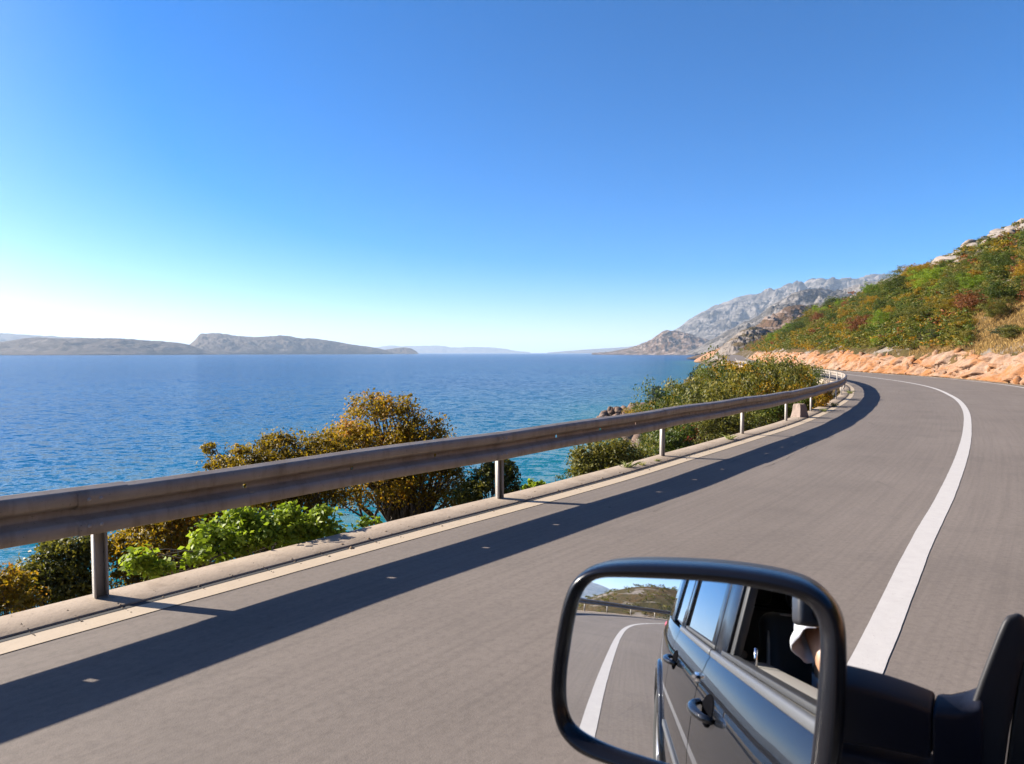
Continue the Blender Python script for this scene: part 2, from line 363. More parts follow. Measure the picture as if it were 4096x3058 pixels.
CEN = REAR + [(1.92, 3.59), (3.54, 5.83), (5.02, 7.82), (7.63, 11.48), (11.18, 16.69), (14.33, 21.49), (17.8, 27.13), (20.73, 32.32), (23.95, 38.78), (26.25, 44.5),
              (27.85, 49.4), (29.46, 55.43), (30.9, 61.6), (31.9, 66.5), (34, 78), (37.5, 95), (43, 120), (52, 155), (72, 220), (105, 320), (170, 520), (255, 800), (325, 1000)]
cen = spline(CEN, .5); cenL = left_of(cen)
def off_pts(idx_from, idx_to, off):
    s = spline(CEN[idx_from:idx_to], 4.0); return (s + left_of(s) * off)
EDL = np.vstack([off_pts(0, 14, 3.82)[:-1], [(-2.80, 3.66), (-1.99, 4.68), (-.59, 6.36), (.37, 7.48), (1.80, 9.24), (5.19, 13.89), (7.30, 17.05), (10.76, 22.69), (14.55, 29.35), (17.45, 34.95), (19.2, 38.5), (21.4, 43.6), (23.1, 48.4), (24.9, 54.6), (26.4, 60.6), (27.6, 66.5)], off_pts(29, 38, 3.6)[1:]])
EDR = np.vstack([off_pts(0, 17, -3.4)[:-1], [(8.6, 6.6), (12.4, 12.1), (16.2, 17.8), (20.2, 24.0), (25.0, 31.6), (29.55, 39.5), (32.3, 46.6), (34.0, 53.3), (34.75, 58.7), (35.2, 64.8), (35.8, 71.1), (37.6, 83), (41, 97)], off_pts(31, 38, -3.4)[1:]])
edl = spline(EDL, .5); edr = spline(EDR, .5)
# keep what is near enough to matter
def clip_path(P, ymax): return P[(P[:, 1] < ymax) & (P[:, 1] > -95)]
def offset(P, o): return P + left_of(P) * o
def ribbon(P, a, b, dz, n=2, extra=None):
    L = left_of(P); cols = []
    for k in range(n):
        o = a + (b - a) * k / (n - 1); jit = (.004 * fbm(P[:, 0] * 3.1 + k, P[:, 1] * 3.1, 50 + k, 4)[:, None] if extra and k in (0, n - 1) else 0); Q = P + L * (o + jit)
        cols.append(np.column_stack([Q, zr(Q[:, 0], Q[:, 1]) + dz]))
    V = np.stack(cols, 1); return V.reshape(-1, 3), grid_faces(len(P), n)[:, ::-1]

# road surface (lofted between the two edges)
def loft(A, B, n, dz):
    global LAT
    N = max(len(A), len(B)); f = np.linspace(0, 1, N)
    A2 = np.stack([np.interp(f, np.linspace(0, 1, len(A)), A[:, k]) for k in (0, 1)], 1)
    # match each left point to the nearest right point so that ribs stay square
    idx = np.array([np.argmin(((B - a) ** 2).sum(1)) for a in A2]); idx = np.maximum.accumulate(idx)
    ker = np.hanning(41); ker /= ker.sum(); idf = np.convolve(np.pad(idx.astype(float), 20, mode='edge'), ker, 'valid')
    B2 = np.stack([np.interp(idf, np.arange(len(B)), B[:, k]) for k in (0, 1)], 1)
    V = np.stack([A2 + (B2 - A2) * t for t in np.linspace(0, 1, n)], 1)
    z = zr(V[..., 0], V[..., 1]) + dz; LAT = np.tile(np.linspace(0, 1, n), N)
    return np.concatenate([V, z[..., None]], -1).reshape(-1, 3), grid_faces(N, n)
V, Fc = loft(offset(edl, .26), offset(edr, -.45), 44, 0)
road = obj('road', mesh('road', V, Fc, MAT['asphalt'], True, tone=LAT), kind='structure')
near_e = clip_path(edl, 170); near_c = clip_path(cen, 260); near_r = clip_path(edr, 260)
for nm, P, hw, mt in (('centre_line', near_c, .083, 'line_paint'), ('sea_edge_line', near_e, .088, 'edge_paint'), ('hill_edge_line', near_r, .085, 'line_paint')):
    P = np.vstack([P[P[:, 1] < -6], spline(P[(P[:, 1] >= -6) & (P[:, 1] < 42)], .06), P[P[:, 1] >= 42]]); V, Fc = ribbon(P, hw, -hw, .004, 4, True); obj(nm, mesh(nm, V, Fc, MAT[mt], True), road)
# concrete kerb strip beyond the edge line, standing a little proud with an open joint
def kerb(P, a, b, top, name):
    L = left_of(P); prof = [(a, -.08), (a, top - .004), (a + .008, top), (b - .02, top + .012), (b, top), (b + .01, -.5)]
    cols = []
    for o, z in prof:
        Q = P + L * (o + .012 * fbm(P[:, 0] * .8, P[:, 1] * .8, 3, 3)[:, None] * (1 if o > .3 else .4)); cols.append(np.column_stack([Q, zr(Q[:, 0], Q[:, 1]) + z]))
    V = np.stack(cols, 1).reshape(-1, 3); return mesh(name, V, grid_faces(len(P), len(prof))[:, ::-1], MAT['concrete'])
kp = spline(near_e, .25)
obj('kerb', kerb(kp, .15, .50, .014, 'kerb'), kind='structure')
V, Fc = ribbon(near_e, .155, .10, .003, 2); obj('tar_joint', mesh('tar_joint', V, Fc, MAT['tar'], True), road)
def on_road(x, y, dz=0.0):
    d = ray(x, y); z = 0.0
    for _ in range(60): t = (z + dz - H) / d[2]; P = np.array([0, 0, H]) + d * t; z = .5 * z + .5 * float(zr(P[0], P[1]))
    return P
for pts in ([(2607, 2049), (2722, 1999), (2875, 1942), (2975, 1903), (3144, 1834), (3260, 1773), (3375, 1730)],):
    P = spline(np.array([on_road(*q)[:2] for q in pts]), .05); n_ = len(P); P = P + left_of(P) * (.05 * fbm(P[:, 0] * 2.2, P[:, 1] * 2.2, 61, 5, .6) + .012 * fbm(P[:, 0] * 14, P[:, 1] * 14, 62, 3))[:, None]
    wd = .0030 * np.clip(fbm(P[:, 0] * 1.6, P[:, 1] * 1.6, 63, 4) * 2.4 + .55, .0, 1.5); L = left_of(P)
    A = P + L * wd[:, None]; B = P - L * wd[:, None]; V = np.stack([np.column_stack([A, zr(A[:, 0], A[:, 1]) + .003]), np.column_stack([B, zr(B[:, 0], B[:, 1]) + .003])], 1).reshape(-1, 3)
    obj('road_crack', mesh('road_crack', V, grid_faces(n_, 2)[:, ::-1], MAT['crack_dirt']), road)
# gravel verge on the hill side
V, Fc = ribbon(near_r, -.28, -1.5, .012, 5); V[:, 2] += .03 * fbm(V[:, 0] * 1.5, V[:, 1] * 1.5, 5, 3)
obj('gravel_verge', mesh('gravel_verge', V, Fc, MAT['pale_earth'], True), kind='structure')

# ================================================================ TERRAIN
SEA = -12.0
SHORE = spline([uv(-160, 60), uv(-90, 45), uv(-60, 30), uv(-30, 26), uv(0, 25), uv(20, 27), uv(40, 29), uv(60, 31), uv(76, 34), (18.5, 92), (18.0, 108), (17.0, 128), (20, 145), (30, 154), (46, 170), (70, 230),
                (120, 390), (190, 650), (245, 900), (262, 990), (300, 1050), (420, 1110), (900, 1180)], 3.0)
cs = cen[::4]; csL = left_of(cs)
eL_off = np.array([np.min(np.hypot(*(edl - p).T)) for p in cs]); eR_off = np.array([np.min(np.hypot(*(edr - p).T)) for p in cs])
shL = left_of(SHORE)
def sdist(X, Y, P, L):
    sh = X.shape; X = X.ravel(); Y = Y.ravel(); D = np.empty(len(X)); I = np.empty(len(X), int)
    for a in range(0, len(X), 4000):
        x = X[a:a + 4000, None]; y = Y[a:a + 4000, None]
        d2 = (x - P[None, :, 0]) ** 2 + (y - P[None, :, 1]) ** 2; i = d2.argmin(1); I[a:a + 4000] = i
        dx = X[a:a + 4000] - P[i, 0]; dy = Y[a:a + 4000] - P[i, 1]
        D[a:a + 4000] = np.sqrt(d2[np.arange(len(i)), i]) * np.sign(dx * L[i, 0] + dy * L[i, 1])
    return D.reshape(sh), I.reshape(sh)
def terrain(X, Y, detail=True):
    X = np.asarray(X, float); Y = np.asarray(Y, float)
    d, i = sdist(X, Y, cs, csL); ds, _ = sdist(X, Y, SHORE, shL); ds = -ds      # land is right of the shore line
    zroad = zr(cs[i, 0], cs[i, 1])
    dl = d - eL_off[i] - .56; dr = -d - eR_off[i]
    # sea side
    dsp = np.maximum(ds, 0); r = np.clip(dl, 0, None) / (np.clip(dl, 0, None) + dsp + .01)
    n = fbm(X * .08, Y * .08, 11, 5)
    bench = 1 - np.exp(-np.clip(dl, 0, None) / 1.2)
    hl = zroad - .10 - .9 * bench + (SEA - .4 - zroad + 1.0) * np.power(r, .85) + n * 1.4 * smooth(1.5, 9, dl) * smooth(0, 8, dsp)
    hl = np.where(ds < 0, np.maximum(SEA - .4 + .22 * ds, SEA - 3), hl)
    # land side
    x = np.clip(dr, 0, None)
    hr_ = zroad - .06 + 1.95 * smooth(1.7, 3.3, x)
    sl_ = np.clip(x - 3.0, 0, None)
    rise = .50 * sl_ + 6.0 * (1 - np.exp(-sl_ / 40.)); rise = 62.5 * np.tanh(rise / 64.)
    hr_ = hr_ + rise * (1 + .10 * fbm(X * .012, Y * .012, 23, 3)) + smooth(4, 25, x) * 2.2 * fbm(X * .045, Y * .045, 31, 5) + smooth(3.5, 8, x) * .35 * fbm(X * .3, Y * .3, 41, 3)
    hr_ = np.where(Y > 500, zroad + (hr_ - zroad) * (1 - smooth(620, 1120, Y)), hr_); hr_ = np.where(Y > 1000, hr_ + (SEA - 1 - hr_) * smooth(1040, 1180, Y), hr_)
    h = np.where(dl > 0, hl, np.where(dr > 0, hr_, zroad - .30))
    h = np.where((dl <= 0) & (dr <= .9), np.minimum(h, zroad - .10), h)
    # low limestone rise behind, beyond the bend
    px, py = uv(-150, 2); qx = (X - px) * SU + (Y - py) * CU; qy = -(X - px) * CU + (Y - py) * SU
    bump = np.exp(-(qx / 55.) ** 2) * np.exp(-((qy + 14) / 34.) ** 2); h = h + bump * (9 - np.minimum(h, 3)) * smooth(-62, -90, X * SU + Y * CU)
    return h
def nonuni(lo, hi, c0, c1, fine, grow):
    a = [c0]; st = fine
    while a[-1] < hi:
        if a[-1] > c1: st *= grow
        a.append(a[-1] + st)
    b = [c0]; st = fine
    while b[-1] > lo:
        st *= grow; b.append(b[-1] - st)
    return np.array(sorted(set(b[::-1] + a)))
gx = nonuni(-260, 900, -22, 66, .8, 1.045); gy = nonuni(-330, 1190, -22, 100, .85, 1.04)
GX, GY = np.meshgrid(gx, gy, indexing='ij'); GZ = terrain(GX, GY)
V = np.stack([GX, GY, GZ], -1).reshape(-1, 3); Fc = grid_faces(len(gx), len(gy))
obj('hillside_terrain', mesh('hillside_terrain', V, Fc, MAT['hill_ground'], True), kind='structure')
def ground(x, y): return float(terrain(np.array([x]), np.array([y]))[0])

# ================================================================ SEA
rad = np.concatenate([[0], np.geomspace(6, 40000, 110)]); ang = np.linspace(0, 2 * math.pi, 193)
R_, A_ = np.meshgrid(rad, ang, indexing='ij'); SX = R_ * np.cos(A_); SY = R_ * np.sin(A_) + 20
sdv, _ = sdist(SX, SY, SHORE, shL); tone = np.where(R_ < 2500, .85 * np.exp(-np.clip(sdv, 0, None) / 26.) + .25 * np.exp(-np.clip(sdv, 0, None) / 90.), 0).ravel()
tone = np.clip(tone * (1 + .5 * fbm(SX.ravel() * .02, SY.ravel() * .02, 3, 3)), 0, 1)
V = np.stack([SX, SY, np.full_like(SX, SEA)], -1).reshape(-1, 3)
obj('sea', mesh('sea', V, grid_faces(len(rad), len(ang)), MAT['sea_water'], True, tone=tone), kind='structure')

# ================================================================ FAR LAND
def massif(name, ridge, base, mat, amp, label, cat, seed=1, nu=160, nv=40, back=1.6, prof=1.0, fs=1.0, kind=None, floor=None):
    """ridge / base: (pixel x, pixel y, metres ahead); a slope from base to ridge and a falling back."""
    Rg = spline(np.array([at(*p) for p in ridge]), None)[0]; Bs = spline(np.array([at(*p) for p in base]), None)[0]
    def rs(P):
        L = np.concatenate([[0], np.cumsum(np.linalg.norm(np.diff(P[:, :2], axis=0), axis=1))]); s = np.linspace(0, L[-1], nu)
        return np.stack([np.interp(s, L, P[:, k]) for k in range(3)], 1)
    Rg = rs(Rg); Bs = rs(Bs)
    rows = []
    for j in range(nv):
        t = j / (nv - 1); P = Bs + (Rg - Bs) * t; P[:, 2] = Bs[:, 2] + (Rg[:, 2] - Bs[:, 2]) * (t ** prof)
        env = math.sin(math.pi * min(1, t * .93 + .03)) ** .8
        sx = P[:, 0] * fs / amp * .22; sy = P[:, 1] * fs / amp * .22
        dsp = amp * env * ((ridged(sx, sy, seed, 6) - .55) * 1.5 + fbm(sx * 3.1, sy * 3.1, seed + 5, 6, .6) * .8)
        P[:, 2] += dsp * np.clip((Rg[:, 2] - Bs[:, 2]) / (np.max(Rg[:, 2] - Bs[:, 2]) + 1e-6), .12, 1)
        rows.append(P)
    jag = fbm(Rg[:, 0] * fs / amp * 2.2, Rg[:, 1] * fs / amp * 2.2, seed + 9, 4) * amp * .10 * np.clip((Rg[:, 2] - SEA) / (np.max(Rg[:, 2]) - SEA), .1, 1)
    rows[-1][:, 2] += jag; rows[-2][:, 2] += jag * .6
    hd = Rg[:, :2] / np.linalg.norm(Rg[:, :2], axis=1)[:, None]
    for k in range(1, 9):
        P = Rg.copy(); dd = (Rg[:, 2] - SEA) * back * k / 8; P[:, :2] += hd * dd[:, None]; P[:, 2] = SEA - 2 + (Rg[:, 2] - SEA + 2) * (1 - k / 8) ** 1.2
        P[:, 2] += fbm(P[:, 0] * fs / amp, P[:, 1] * fs / amp, seed + 2, 4) * amp * .3 * (1 - k / 8) if k < 8 else 0
        rows.append(P)
    V = np.stack(rows, 1)
    if floor is not None: V[:, :, 2] = np.maximum(V[:, :, 2], floor)
    return obj(name, mesh(name, V.reshape(-1, 3), grid_faces(nu, len(rows))[:, ::-1], MAT[mat], True), label=label, cat=cat, kind=kind or 'structure')
# islands on the left
massif('distant_island', [(-900, 1345, 9500), (-300, 1330, 9500), (0, 1334, 9500), (200, 1345, 9500), (420, 1358, 9500), (640, 1376, 9500), (800, 1400, 9500)], [(-900, 1414, 9000), (0, 1414, 9000), (800, 1413.5, 9000)], 'island_ground', 60, None, None, 3)
massif('long_island', [(-900, 1385, 4300), (-400, 1360, 4300), (0, 1368, 4300), (130, 1353, 4300), (260, 1355, 4400), (420, 1354, 4500), (560, 1361, 4700), (650, 1366, 4800), (730, 1376, 4900), (800, 1395, 5000), (860, 1412, 5000)],
       [(-900, 1423, 3400), (0, 1421.5, 3700), (400, 1420, 4000), (700, 1418.5, 4500), (880, 1417.5, 4900)], 'island_ground', 26, None, None, 11, nu=220, prof=.8)
massif('table_island', [(735, 1398, 5900), (780, 1362, 5900), (800, 1338, 5900), (830, 1334, 5900), (900, 1336, 5900), (935, 1343, 5900), (1010, 1349, 5900), (1080, 1347, 5900), (1130, 1342, 5950), (1180, 1350, 6000), (1270, 1357, 6100), (1330, 1365, 6200), (1400, 1378, 6300), (1480, 1388, 6400), (1540, 1400, 6500), (1570, 1411, 6500)],
       [(700, 1418.3, 5100), (900, 1418, 5200), (1200, 1417, 5600), (1480, 1416.3, 6100), (1580, 1415.7, 6400)], 'island_ground', 34, None, None, 21, nu=260, prof=.75)
massif('island_point', [(1500, 1406, 7300), (1560, 1397, 7300), (1610, 1391, 7300), (1640, 1394, 7300), (1662, 1404, 7300), (1672, 1413, 7300)], [(1490, 1415.5, 7000), (1675, 1415.3, 7000)], 'island_ground', 14, None, None, 31, nu=90)
massif('far_mainland', [(1480, 1394, 19000), (1560, 1384, 19000), (1620, 1386, 19000), (1750, 1384, 19000), (1820, 1391, 19000), (1900, 1388, 19000), (2000, 1394, 19000), (2060, 1404, 19000), (2120, 1410.5, 19000)], [(1480, 1413, 18000), (2120, 1413, 18000)], 'island_ground', 90, None, None, 41, nu=120)
massif('far_cape', [(2190, 1411.5, 15000), (2280, 1404, 15000), (2380, 1397, 15000), (2480, 1391, 15000), (2600, 1380, 15000)], [(2190, 1413.4, 14000), (2600, 1413.4, 14000)], 'island_ground', 60, None, None, 47, nu=120)
# mountains of the coast ahead
massif('high_mountain', [(2420, 1411, 7600), (2520, 1392, 7500), (2600, 1368, 7400), (2695, 1325, 7200), (2770, 1272, 7000), (2850, 1229, 6900), (2915, 1205, 6800), (2979, 1181, 6800), (3060, 1174, 6700), (3100, 1158, 6600), (3161, 1137, 6600), (3208, 1141, 6600), (3249, 1124, 6600), (3330, 1117, 6600), (3398, 1107, 6600), (3425, 1114, 6600), (3472, 1097, 6600), (3533, 1091, 6600), (3620, 1100, 6600), (3800, 1090, 6600)],
       [(2400, 1416.5, 7200), (2700, 1415, 5600), (3000, 1404, 4300), (3300, 1370, 3900), (3900, 1330, 3700)], 'grey_mountain', 170, None, None, 51, nu=560, nv=150, prof=1.0, fs=1.5)
massif('grey_massif', [(2780, 1400, 3400), (2870, 1350, 3300), (2960, 1300, 3200), (3080, 1240, 3100), (3150, 1195, 3000), (3190, 1172, 3000), (3250, 1160, 3000), (3310, 1158, 3000), (3355, 1172, 3000), (3380, 1160, 3050), (3450, 1138, 3050), (3520, 1122, 3050), (3700, 1080, 3050)],
       [(2740, 1419, 2900), (2900, 1412, 2300), (3100, 1380, 2000), (3700, 1330, 1900)], 'grey_mountain', 75, None, None, 61, nu=420, nv=110, fs=1.4)
massif('rocky_headland', [(2370, 1412.5, 5200), (2440, 1408, 5100), (2520, 1392, 5000), (2580, 1372, 4900), (2625, 1347, 4800), (2665, 1324, 4700), (2700, 1327, 4700), (2750, 1334, 4650), (2800, 1350, 4600), (2900, 1372, 4600), (3000, 1380, 4500)],
       [(2365, 1419, 4700), (2480, 1420, 4500), (2600, 1421, 4250), (2740, 1422, 4000), (3000, 1416, 3700)], 'mid_hill', 52, None, None, 71, nu=340, nv=90, prof=.85, fs=1.5)
massif('brown_hill', [(2760, 1430, 1500), (2860, 1400, 1450), (2950, 1355, 1400), (3030, 1302, 1350), (3110, 1252, 1300), (3165, 1226, 1300), (3210, 1221, 1300), (3270, 1228, 1300), (3340, 1216, 1320), (3450, 1190, 1350), (3700, 1150, 1400)],
       [(2745, 1437, 1380), (2850, 1430, 1250), (3000, 1405, 1080), (3200, 1370, 980), (3700, 1300, 950)], 'mid_hill', 22, None, None, 81, nu=340, nv=90, fs=1.5)
massif('limestone_knob', [(2840, 1440, 800), (2885, 1400, 790), (2935, 1350, 780), (2985, 1318, 770), (3020, 1308, 770), (3060, 1316, 770), (3100, 1340, 780), (3150, 1370, 800), (3220, 1380, 820)],
       [(2825, 1448, 740), (2900, 1440, 690), (3050, 1410, 640), (3220, 1400, 640)], 'knob_ground', 9, None, None, 91, nu=240, nv=70, prof=.7, fs=1.6)
massif('orange_cape', [(2780, 1440, 1050), (2815, 1420, 1040), (2850, 1404, 1030), (2890, 1396, 1000), (2940, 1402, 960), (3000, 1398, 930), (3060, 1404, 900)],
       [(2775, 1449, 1010), (2860, 1451, 960), (2960, 1447, 900), (3060, 1440, 860)], 'orange_rock', 6, None, None, 95, nu=160, nv=30, prof=.6)
# blue mountains behind the car, seen in the mirror
def behind(az, el, dist):
    a = math.radians(az); back = np.array([-SU, -CU]); lf = np.array([-CU, SU]); d = back * math.cos(a) + lf * math.sin(a)
    return np.array([d[0] * dist, d[1] * dist, H + dist * math.tan(math.radians(el))])
def massif_pts(name, ridge, base, mat, amp, seed, nu=120, nv=30):
    Rg = spline(np.array(ridge), None)[0]; Bs = spline(np.array(base), None)[0]; f = np.linspace(0, 1, nu)
    Rg = np.stack([np.interp(f, np.linspace(0, 1, len(Rg)), Rg[:, k]) for k in range(3)], 1); Bs = np.stack([np.interp(f, np.linspace(0, 1, len(Bs)), Bs[:, k]) for k in range(3)], 1)
    rows = []
    for j in range(nv):
        t = j / (nv - 1); P = Bs + (Rg - Bs) * t; P[:, 2] += amp * math.sin(math.pi * t) * (ridged(P[:, 0] / amp * .2, P[:, 1] / amp * .2, seed) - .5); rows.append(P)
    hd = Rg[:, :2] / np.linalg.norm(Rg[:, :2], axis=1)[:, None]
    P = Rg.copy(); P[:, :2] += hd * 1500; P[:, 2] = SEA - 2; rows.append(P)
    obj(name, mesh(name, np.stack(rows, 1).reshape(-1, 3), grid_faces(nu, nv + 1), MAT[mat], True), kind='structure')
massif_pts('rear_mountain', [behind(a, e, 9000) for a, e in ((70, .6), (50, 1.0), (35, 1.6), (22, 1.5), (14, 2.0), (9, 2.2), (5.4, 2.1), (3.4, 1.9), (1.5, 1.4), (-.8, 1.1), (-6, .9), (-14, .8))],
           [behind(a, -.05, 8000) for a in (70, 35, 10, 0, -14)], 'grey_mountain', 120, 5)

# ================================================================ GUARDRAIL
PROF = [(0.000, .312), (.004, .310), (.060, .300), (.082, .290), (.087, .250), (.082, .212), (.066, .203), (.012, .180), (.006, .172), (.006, .140), (.012, .132), (.066, .109), (.082, .100), (.087, .060), (.082, .022), (.060, .012), (.004, .002), (0.000, .000)]
HOLE_ROW = 8
RAIL_Z = .43                                           # underside of the beam above the kerb
def beam_np(P, Lf, z0, s, ss, thick=.004):
    """P: points of the back of the beam, Lf: left normals, s: lengths; holes at ss."""
    n = len(P); m = len(PROF); fr = []; bk = []
    for o, z in PROF:
        Q = P - Lf * (o + thick); fr.append(np.column_stack([Q, np.full(n, z0 + z)]))
        Q = P - Lf * o; bk.append(np.column_stack([Q, np.full(n, z0 + z)]))
    A = np.stack(fr, 1); B = np.stack(bk, 1); V = np.vstack([A.reshape(-1, 3), B.reshape(-1, 3)]); off = n * m; f = []
    for i in range(n - 1):
        mid = (s[i] + s[i + 1]) / 2; hole = any(abs(mid - h) < .03 for h in ss)
        for j in range(m - 1):
            a = i * m + j; b_ = (i + 1) * m + j
            if hole and j == HOLE_ROW:
                continue
            f.append([a, a + 1, b_ + 1, b_]); f.append([off + a, off + b_, off + b_ + 1, off + a + 1])
        f.append([i * m, (i + 1) * m, off + (i + 1) * m, off + i * m]); f.append([i * m + m - 1, off + i * m + m - 1, off + (i + 1) * m + m - 1, (i + 1) * m + m - 1])
    return V, np.array(f)
def post_mesh():
    hgt = .69; w_, d_, t = .080, .05, .006
    parts = [box_np((0, 0, hgt / 2 - .15), (w_, t, hgt + .3)), box_np((-w_ / 2 + t / 2, -d_ / 2 - t / 2 + .0005, hgt / 2 - .15), (t, d_, hgt + .3)), box_np((w_ / 2 - t / 2, -d_ / 2 - t / 2 + .0005, hgt / 2 - .15), (t, d_, hgt + .3))]
    V, Fc = join_np(parts); return mesh('post', V, Fc, MAT['post_steel'])
def bolt_mesh():
    a = np.arange(8) * math.pi / 4; V = np.vstack([np.column_stack([.013 * np.cos(a), np.zeros(8), .013 * np.sin(a)]), np.column_stack([.009 * np.cos(a), np.full(8, -.010), .009 * np.sin(a)]), [[0, -.011, 0]]])
    f = [[i, (i + 1) % 8, 8 + (i + 1) % 8, 8 + i] for i in range(8)] + [[8 + i, 8 + (i + 1) % 8, 16] for i in range(8)]
    return mesh('bolt', V, f, MAT['post_steel'], True)
POSTM = post_mesh(); BOLTM = bolt_mesh()
pl = spline(offset(clip_path(edl, 118), .42), .02)
pL = np.concatenate([[0], np.cumsum(np.linalg.norm(np.diff(pl, axis=0), axis=1))])
i0 = np.argmin(((pl - np.array([-2.76, 4.46])) ** 2).sum(1)); sA = pL[i0]
rail = empty('guardrail', (float(pl[i0, 0]), float(pl[i0, 1]), 0), 'weathered steel guardrail along the sea side of the road', 'guardrail')
rl = np.array([rail.location.x, rail.location.y, 0])
plL = left_of(pl)
def at_s(s): return np.array([np.interp(s, pL, pl[:, k]) for k in (0, 1)]), np.array([np.interp(s, pL, plL[:, k]) for k in (0, 1)])
k0 = -int(sA / 4); k1 = int((pL[-1] - sA) / 4)
for k in range(k0, k1):
    s0 = sA + 4 * k; p, l_ = at_s(s0); l_ = l_ / np.linalg.norm(l_); z = float(zr(*p))
    o = obj('post', POSTM, rail); o.location = (p[0] - rl[0], p[1] - rl[1], z + .03); o.rotation_euler = (random.uniform(-.012, .012), random.uniform(-.012, .012), math.atan2(l_[0], -l_[1]) + math.pi)
    near = abs(k) < 12
    holes = [s0 + 1, s0 + 2, s0 + 3] if near else []
    ss = sorted(set([s0 - .16, s0 + .02] + [s0 + x for x in np.arange(.5, 4.0, .5)] + [s0 + 4.0 + .14] + [h + e for h in holes for e in (-.016, .016)]))
    ss = [x for x in ss if all(abs(x - h) > .003 or True for h in holes)]
    ss = np.array([x for x in ss if not any(abs(x - h) < .012 for h in holes)])
    Q = np.stack([np.interp(ss, pL, pl[:, c]) for c in (0, 1)], 1); Ln = np.stack([np.interp(ss, pL, plL[:, c]) for c in (0, 1)], 1); Ln /= np.linalg.norm(Ln, axis=1)[:, None]
    lap = np.where(ss > s0 + 4.05, .0, .0075 * (ss < s0 + .3))            # one end lies over the next panel
    Q = Q - Ln * (.055 + lap)[:, None]
    zz = zr(Q[:, 0], Q[:, 1]) + .03 + RAIL_Z
    V, Fc = beam_np(Q, Ln, 0, ss, holes); m = len(PROF); V[:, 2] += np.tile(np.repeat(zz, m), 2)
    V[:, 2] += np.tile(np.repeat(.006 * np.sin(ss * 1.7 + k), m), 2)
    bo = obj('rail_beam', mesh('rail_beam', V - rl, Fc, MAT['rail_steel']), rail)
    if -1 <= k <= 7:
        for du in (-.1, -.03):
            for zz_ in (.24, .07):
                pb, lb = at_s(s0 + du); lb = lb / np.linalg.norm(lb); pb = pb - lb * (.055 + .087 + .0045 + .0055)
                b_ = obj('bolt', BOLTM, bo); b_.location = (pb[0] - rl[0], pb[1] - rl[1], float(zr(*pb)) + .03 + RAIL_Z + zz_); b_.rotation_euler = (0, 0, math.atan2(lb[0], -lb[1]) + math.pi)

# ================================================================ ROCKS
def rock_mesh(name, seed, mat, planes=14, sub=3, rough=.05, flatz=1.0):
    bm = bmesh.new(); bmesh.ops.create_icosphere(bm, subdivisions=sub, radius=1)
    r = np.random.default_rng(seed); N = r.normal(size=(planes, 3)); N /= np.linalg.norm(N, axis=1)[:, None]; D = r.uniform(.55, .95, planes)
    D_ = np.array([v.co[:] for v in bm.verts]); D_ /= np.linalg.norm(D_, axis=1)[:, None]
    dot = D_ @ N.T; rr = np.min(np.where(dot > .05, D / np.maximum(dot, .05), 9), axis=1); rr = np.minimum(rr, 1.15)
    rr = rr * (1 + rough * fbm(D_[:, 0] * 3 + seed, D_[:, 1] * 3 + D_[:, 2] * 2.3, seed, 4)); V = D_ * rr[:, None] * np.array([1, 1, flatz])
    Fc = np.array([[v.index for v in f.verts] for f in bm.faces]); bm.free()
    return mesh(name, V, Fc, mat, False)
BOULD = [rock_mesh('boulder', s, MAT['orange_rock'], 11, 2, .10) for s in range(6)]
LIME = [rock_mesh('limestone_outcrop', 20 + s, MAT['limestone'], 12, 3, .14) for s in range(6)]
SHRK = [rock_mesh('shore_rock', 40 + s, MAT['shore_rock'], 7, 2, .05) for s in range(6)]
# the orange rock cutting on the hill side of the road
cb = spline(offset(clip_path(edr, 230), -1.25), .5); cb = cb[(cb[:, 1] > -10)]
st = []; s = 0.0; Lc = np.concatenate([[0], np.cumsum(np.linalg.norm(np.diff(cb, axis=0), axis=1))])
while s < Lc[-1]:
    y = np.interp(s, Lc, cb[:, 1]); st.append(s); s += .35 if y < 26 else .10 if y < 100 else .22
st = np.array(st); cbx = np.stack([np.interp(st, Lc, cb[:, k]) for k in (0, 1)], 1); cbl = left_of(cbx)
nh = 30; hh = np.linspace(0, 1, nh)
Sg, Hg = np.meshgrid(st, hh, indexing='ij')
top = 1.85 + .55 * fbm(st * .16, st * 0 + 3, 4, 4) + .35 * fbm(st * .9, st * 0 + 9, 6, 3)
top = top * smooth(0, 6, st) * (1 - .75 * smooth(Lc[-1] - 7, Lc[-1], st)) + .15
zz = Hg * top[:, None]
q1 = (Sg - .75 * zz) * .62; q2 = (zz + .35 * Sg) * .85
b1, s1, id1, ox, oy = cells2(q1 + .25 * fbm(Sg * 1.3, zz * 1.3, 8, 3), q2, 2)
b2, s2, id2, ox2, oy2 = cells2(q1 * 2.6 + 5, q2 * 2.6, 5)
dep = .85 * id1 + (ox * (np.modf(id1 * 37)[0] - .5) + oy * (np.modf(id1 * 91)[0] - .6)) * .75 + .30 * id2 + ox2 * .4 * (np.modf(id2 * 53)[0] - .5) - .34 * np.exp(-((s1 - b1) / .07) ** 2) - .14 * np.exp(-((s2 - b2) / .08) ** 2)
dep = dep - .15 + .05 * fbm(Sg * 2.2, zz * 2.5, 14, 4)
lean = 1.45 * Hg ** 1.15 * (top / 1.6)[:, None]
foot = np.exp(-Hg * 7) * .45
offs = lean - dep * smooth(0, .12, Hg) * (1 - .6 * smooth(.8, 1, Hg)) * .85 - foot + .15
Xc = cbx[:, None, :] - cbl[:, None, :] * offs[..., None]
zb = zr(cbx[:, 0], cbx[:, 1])[:, None] - .08
V = np.concatenate([Xc, (zb + zz + .14 * dep * smooth(.1, .9, Hg))[..., None]], -1)
ext = V[:, -1:, :].copy(); ext[:, 0, :2] -= cbl * 2.2; ext[:, 0, 2] -= .5                 # run back under the slope
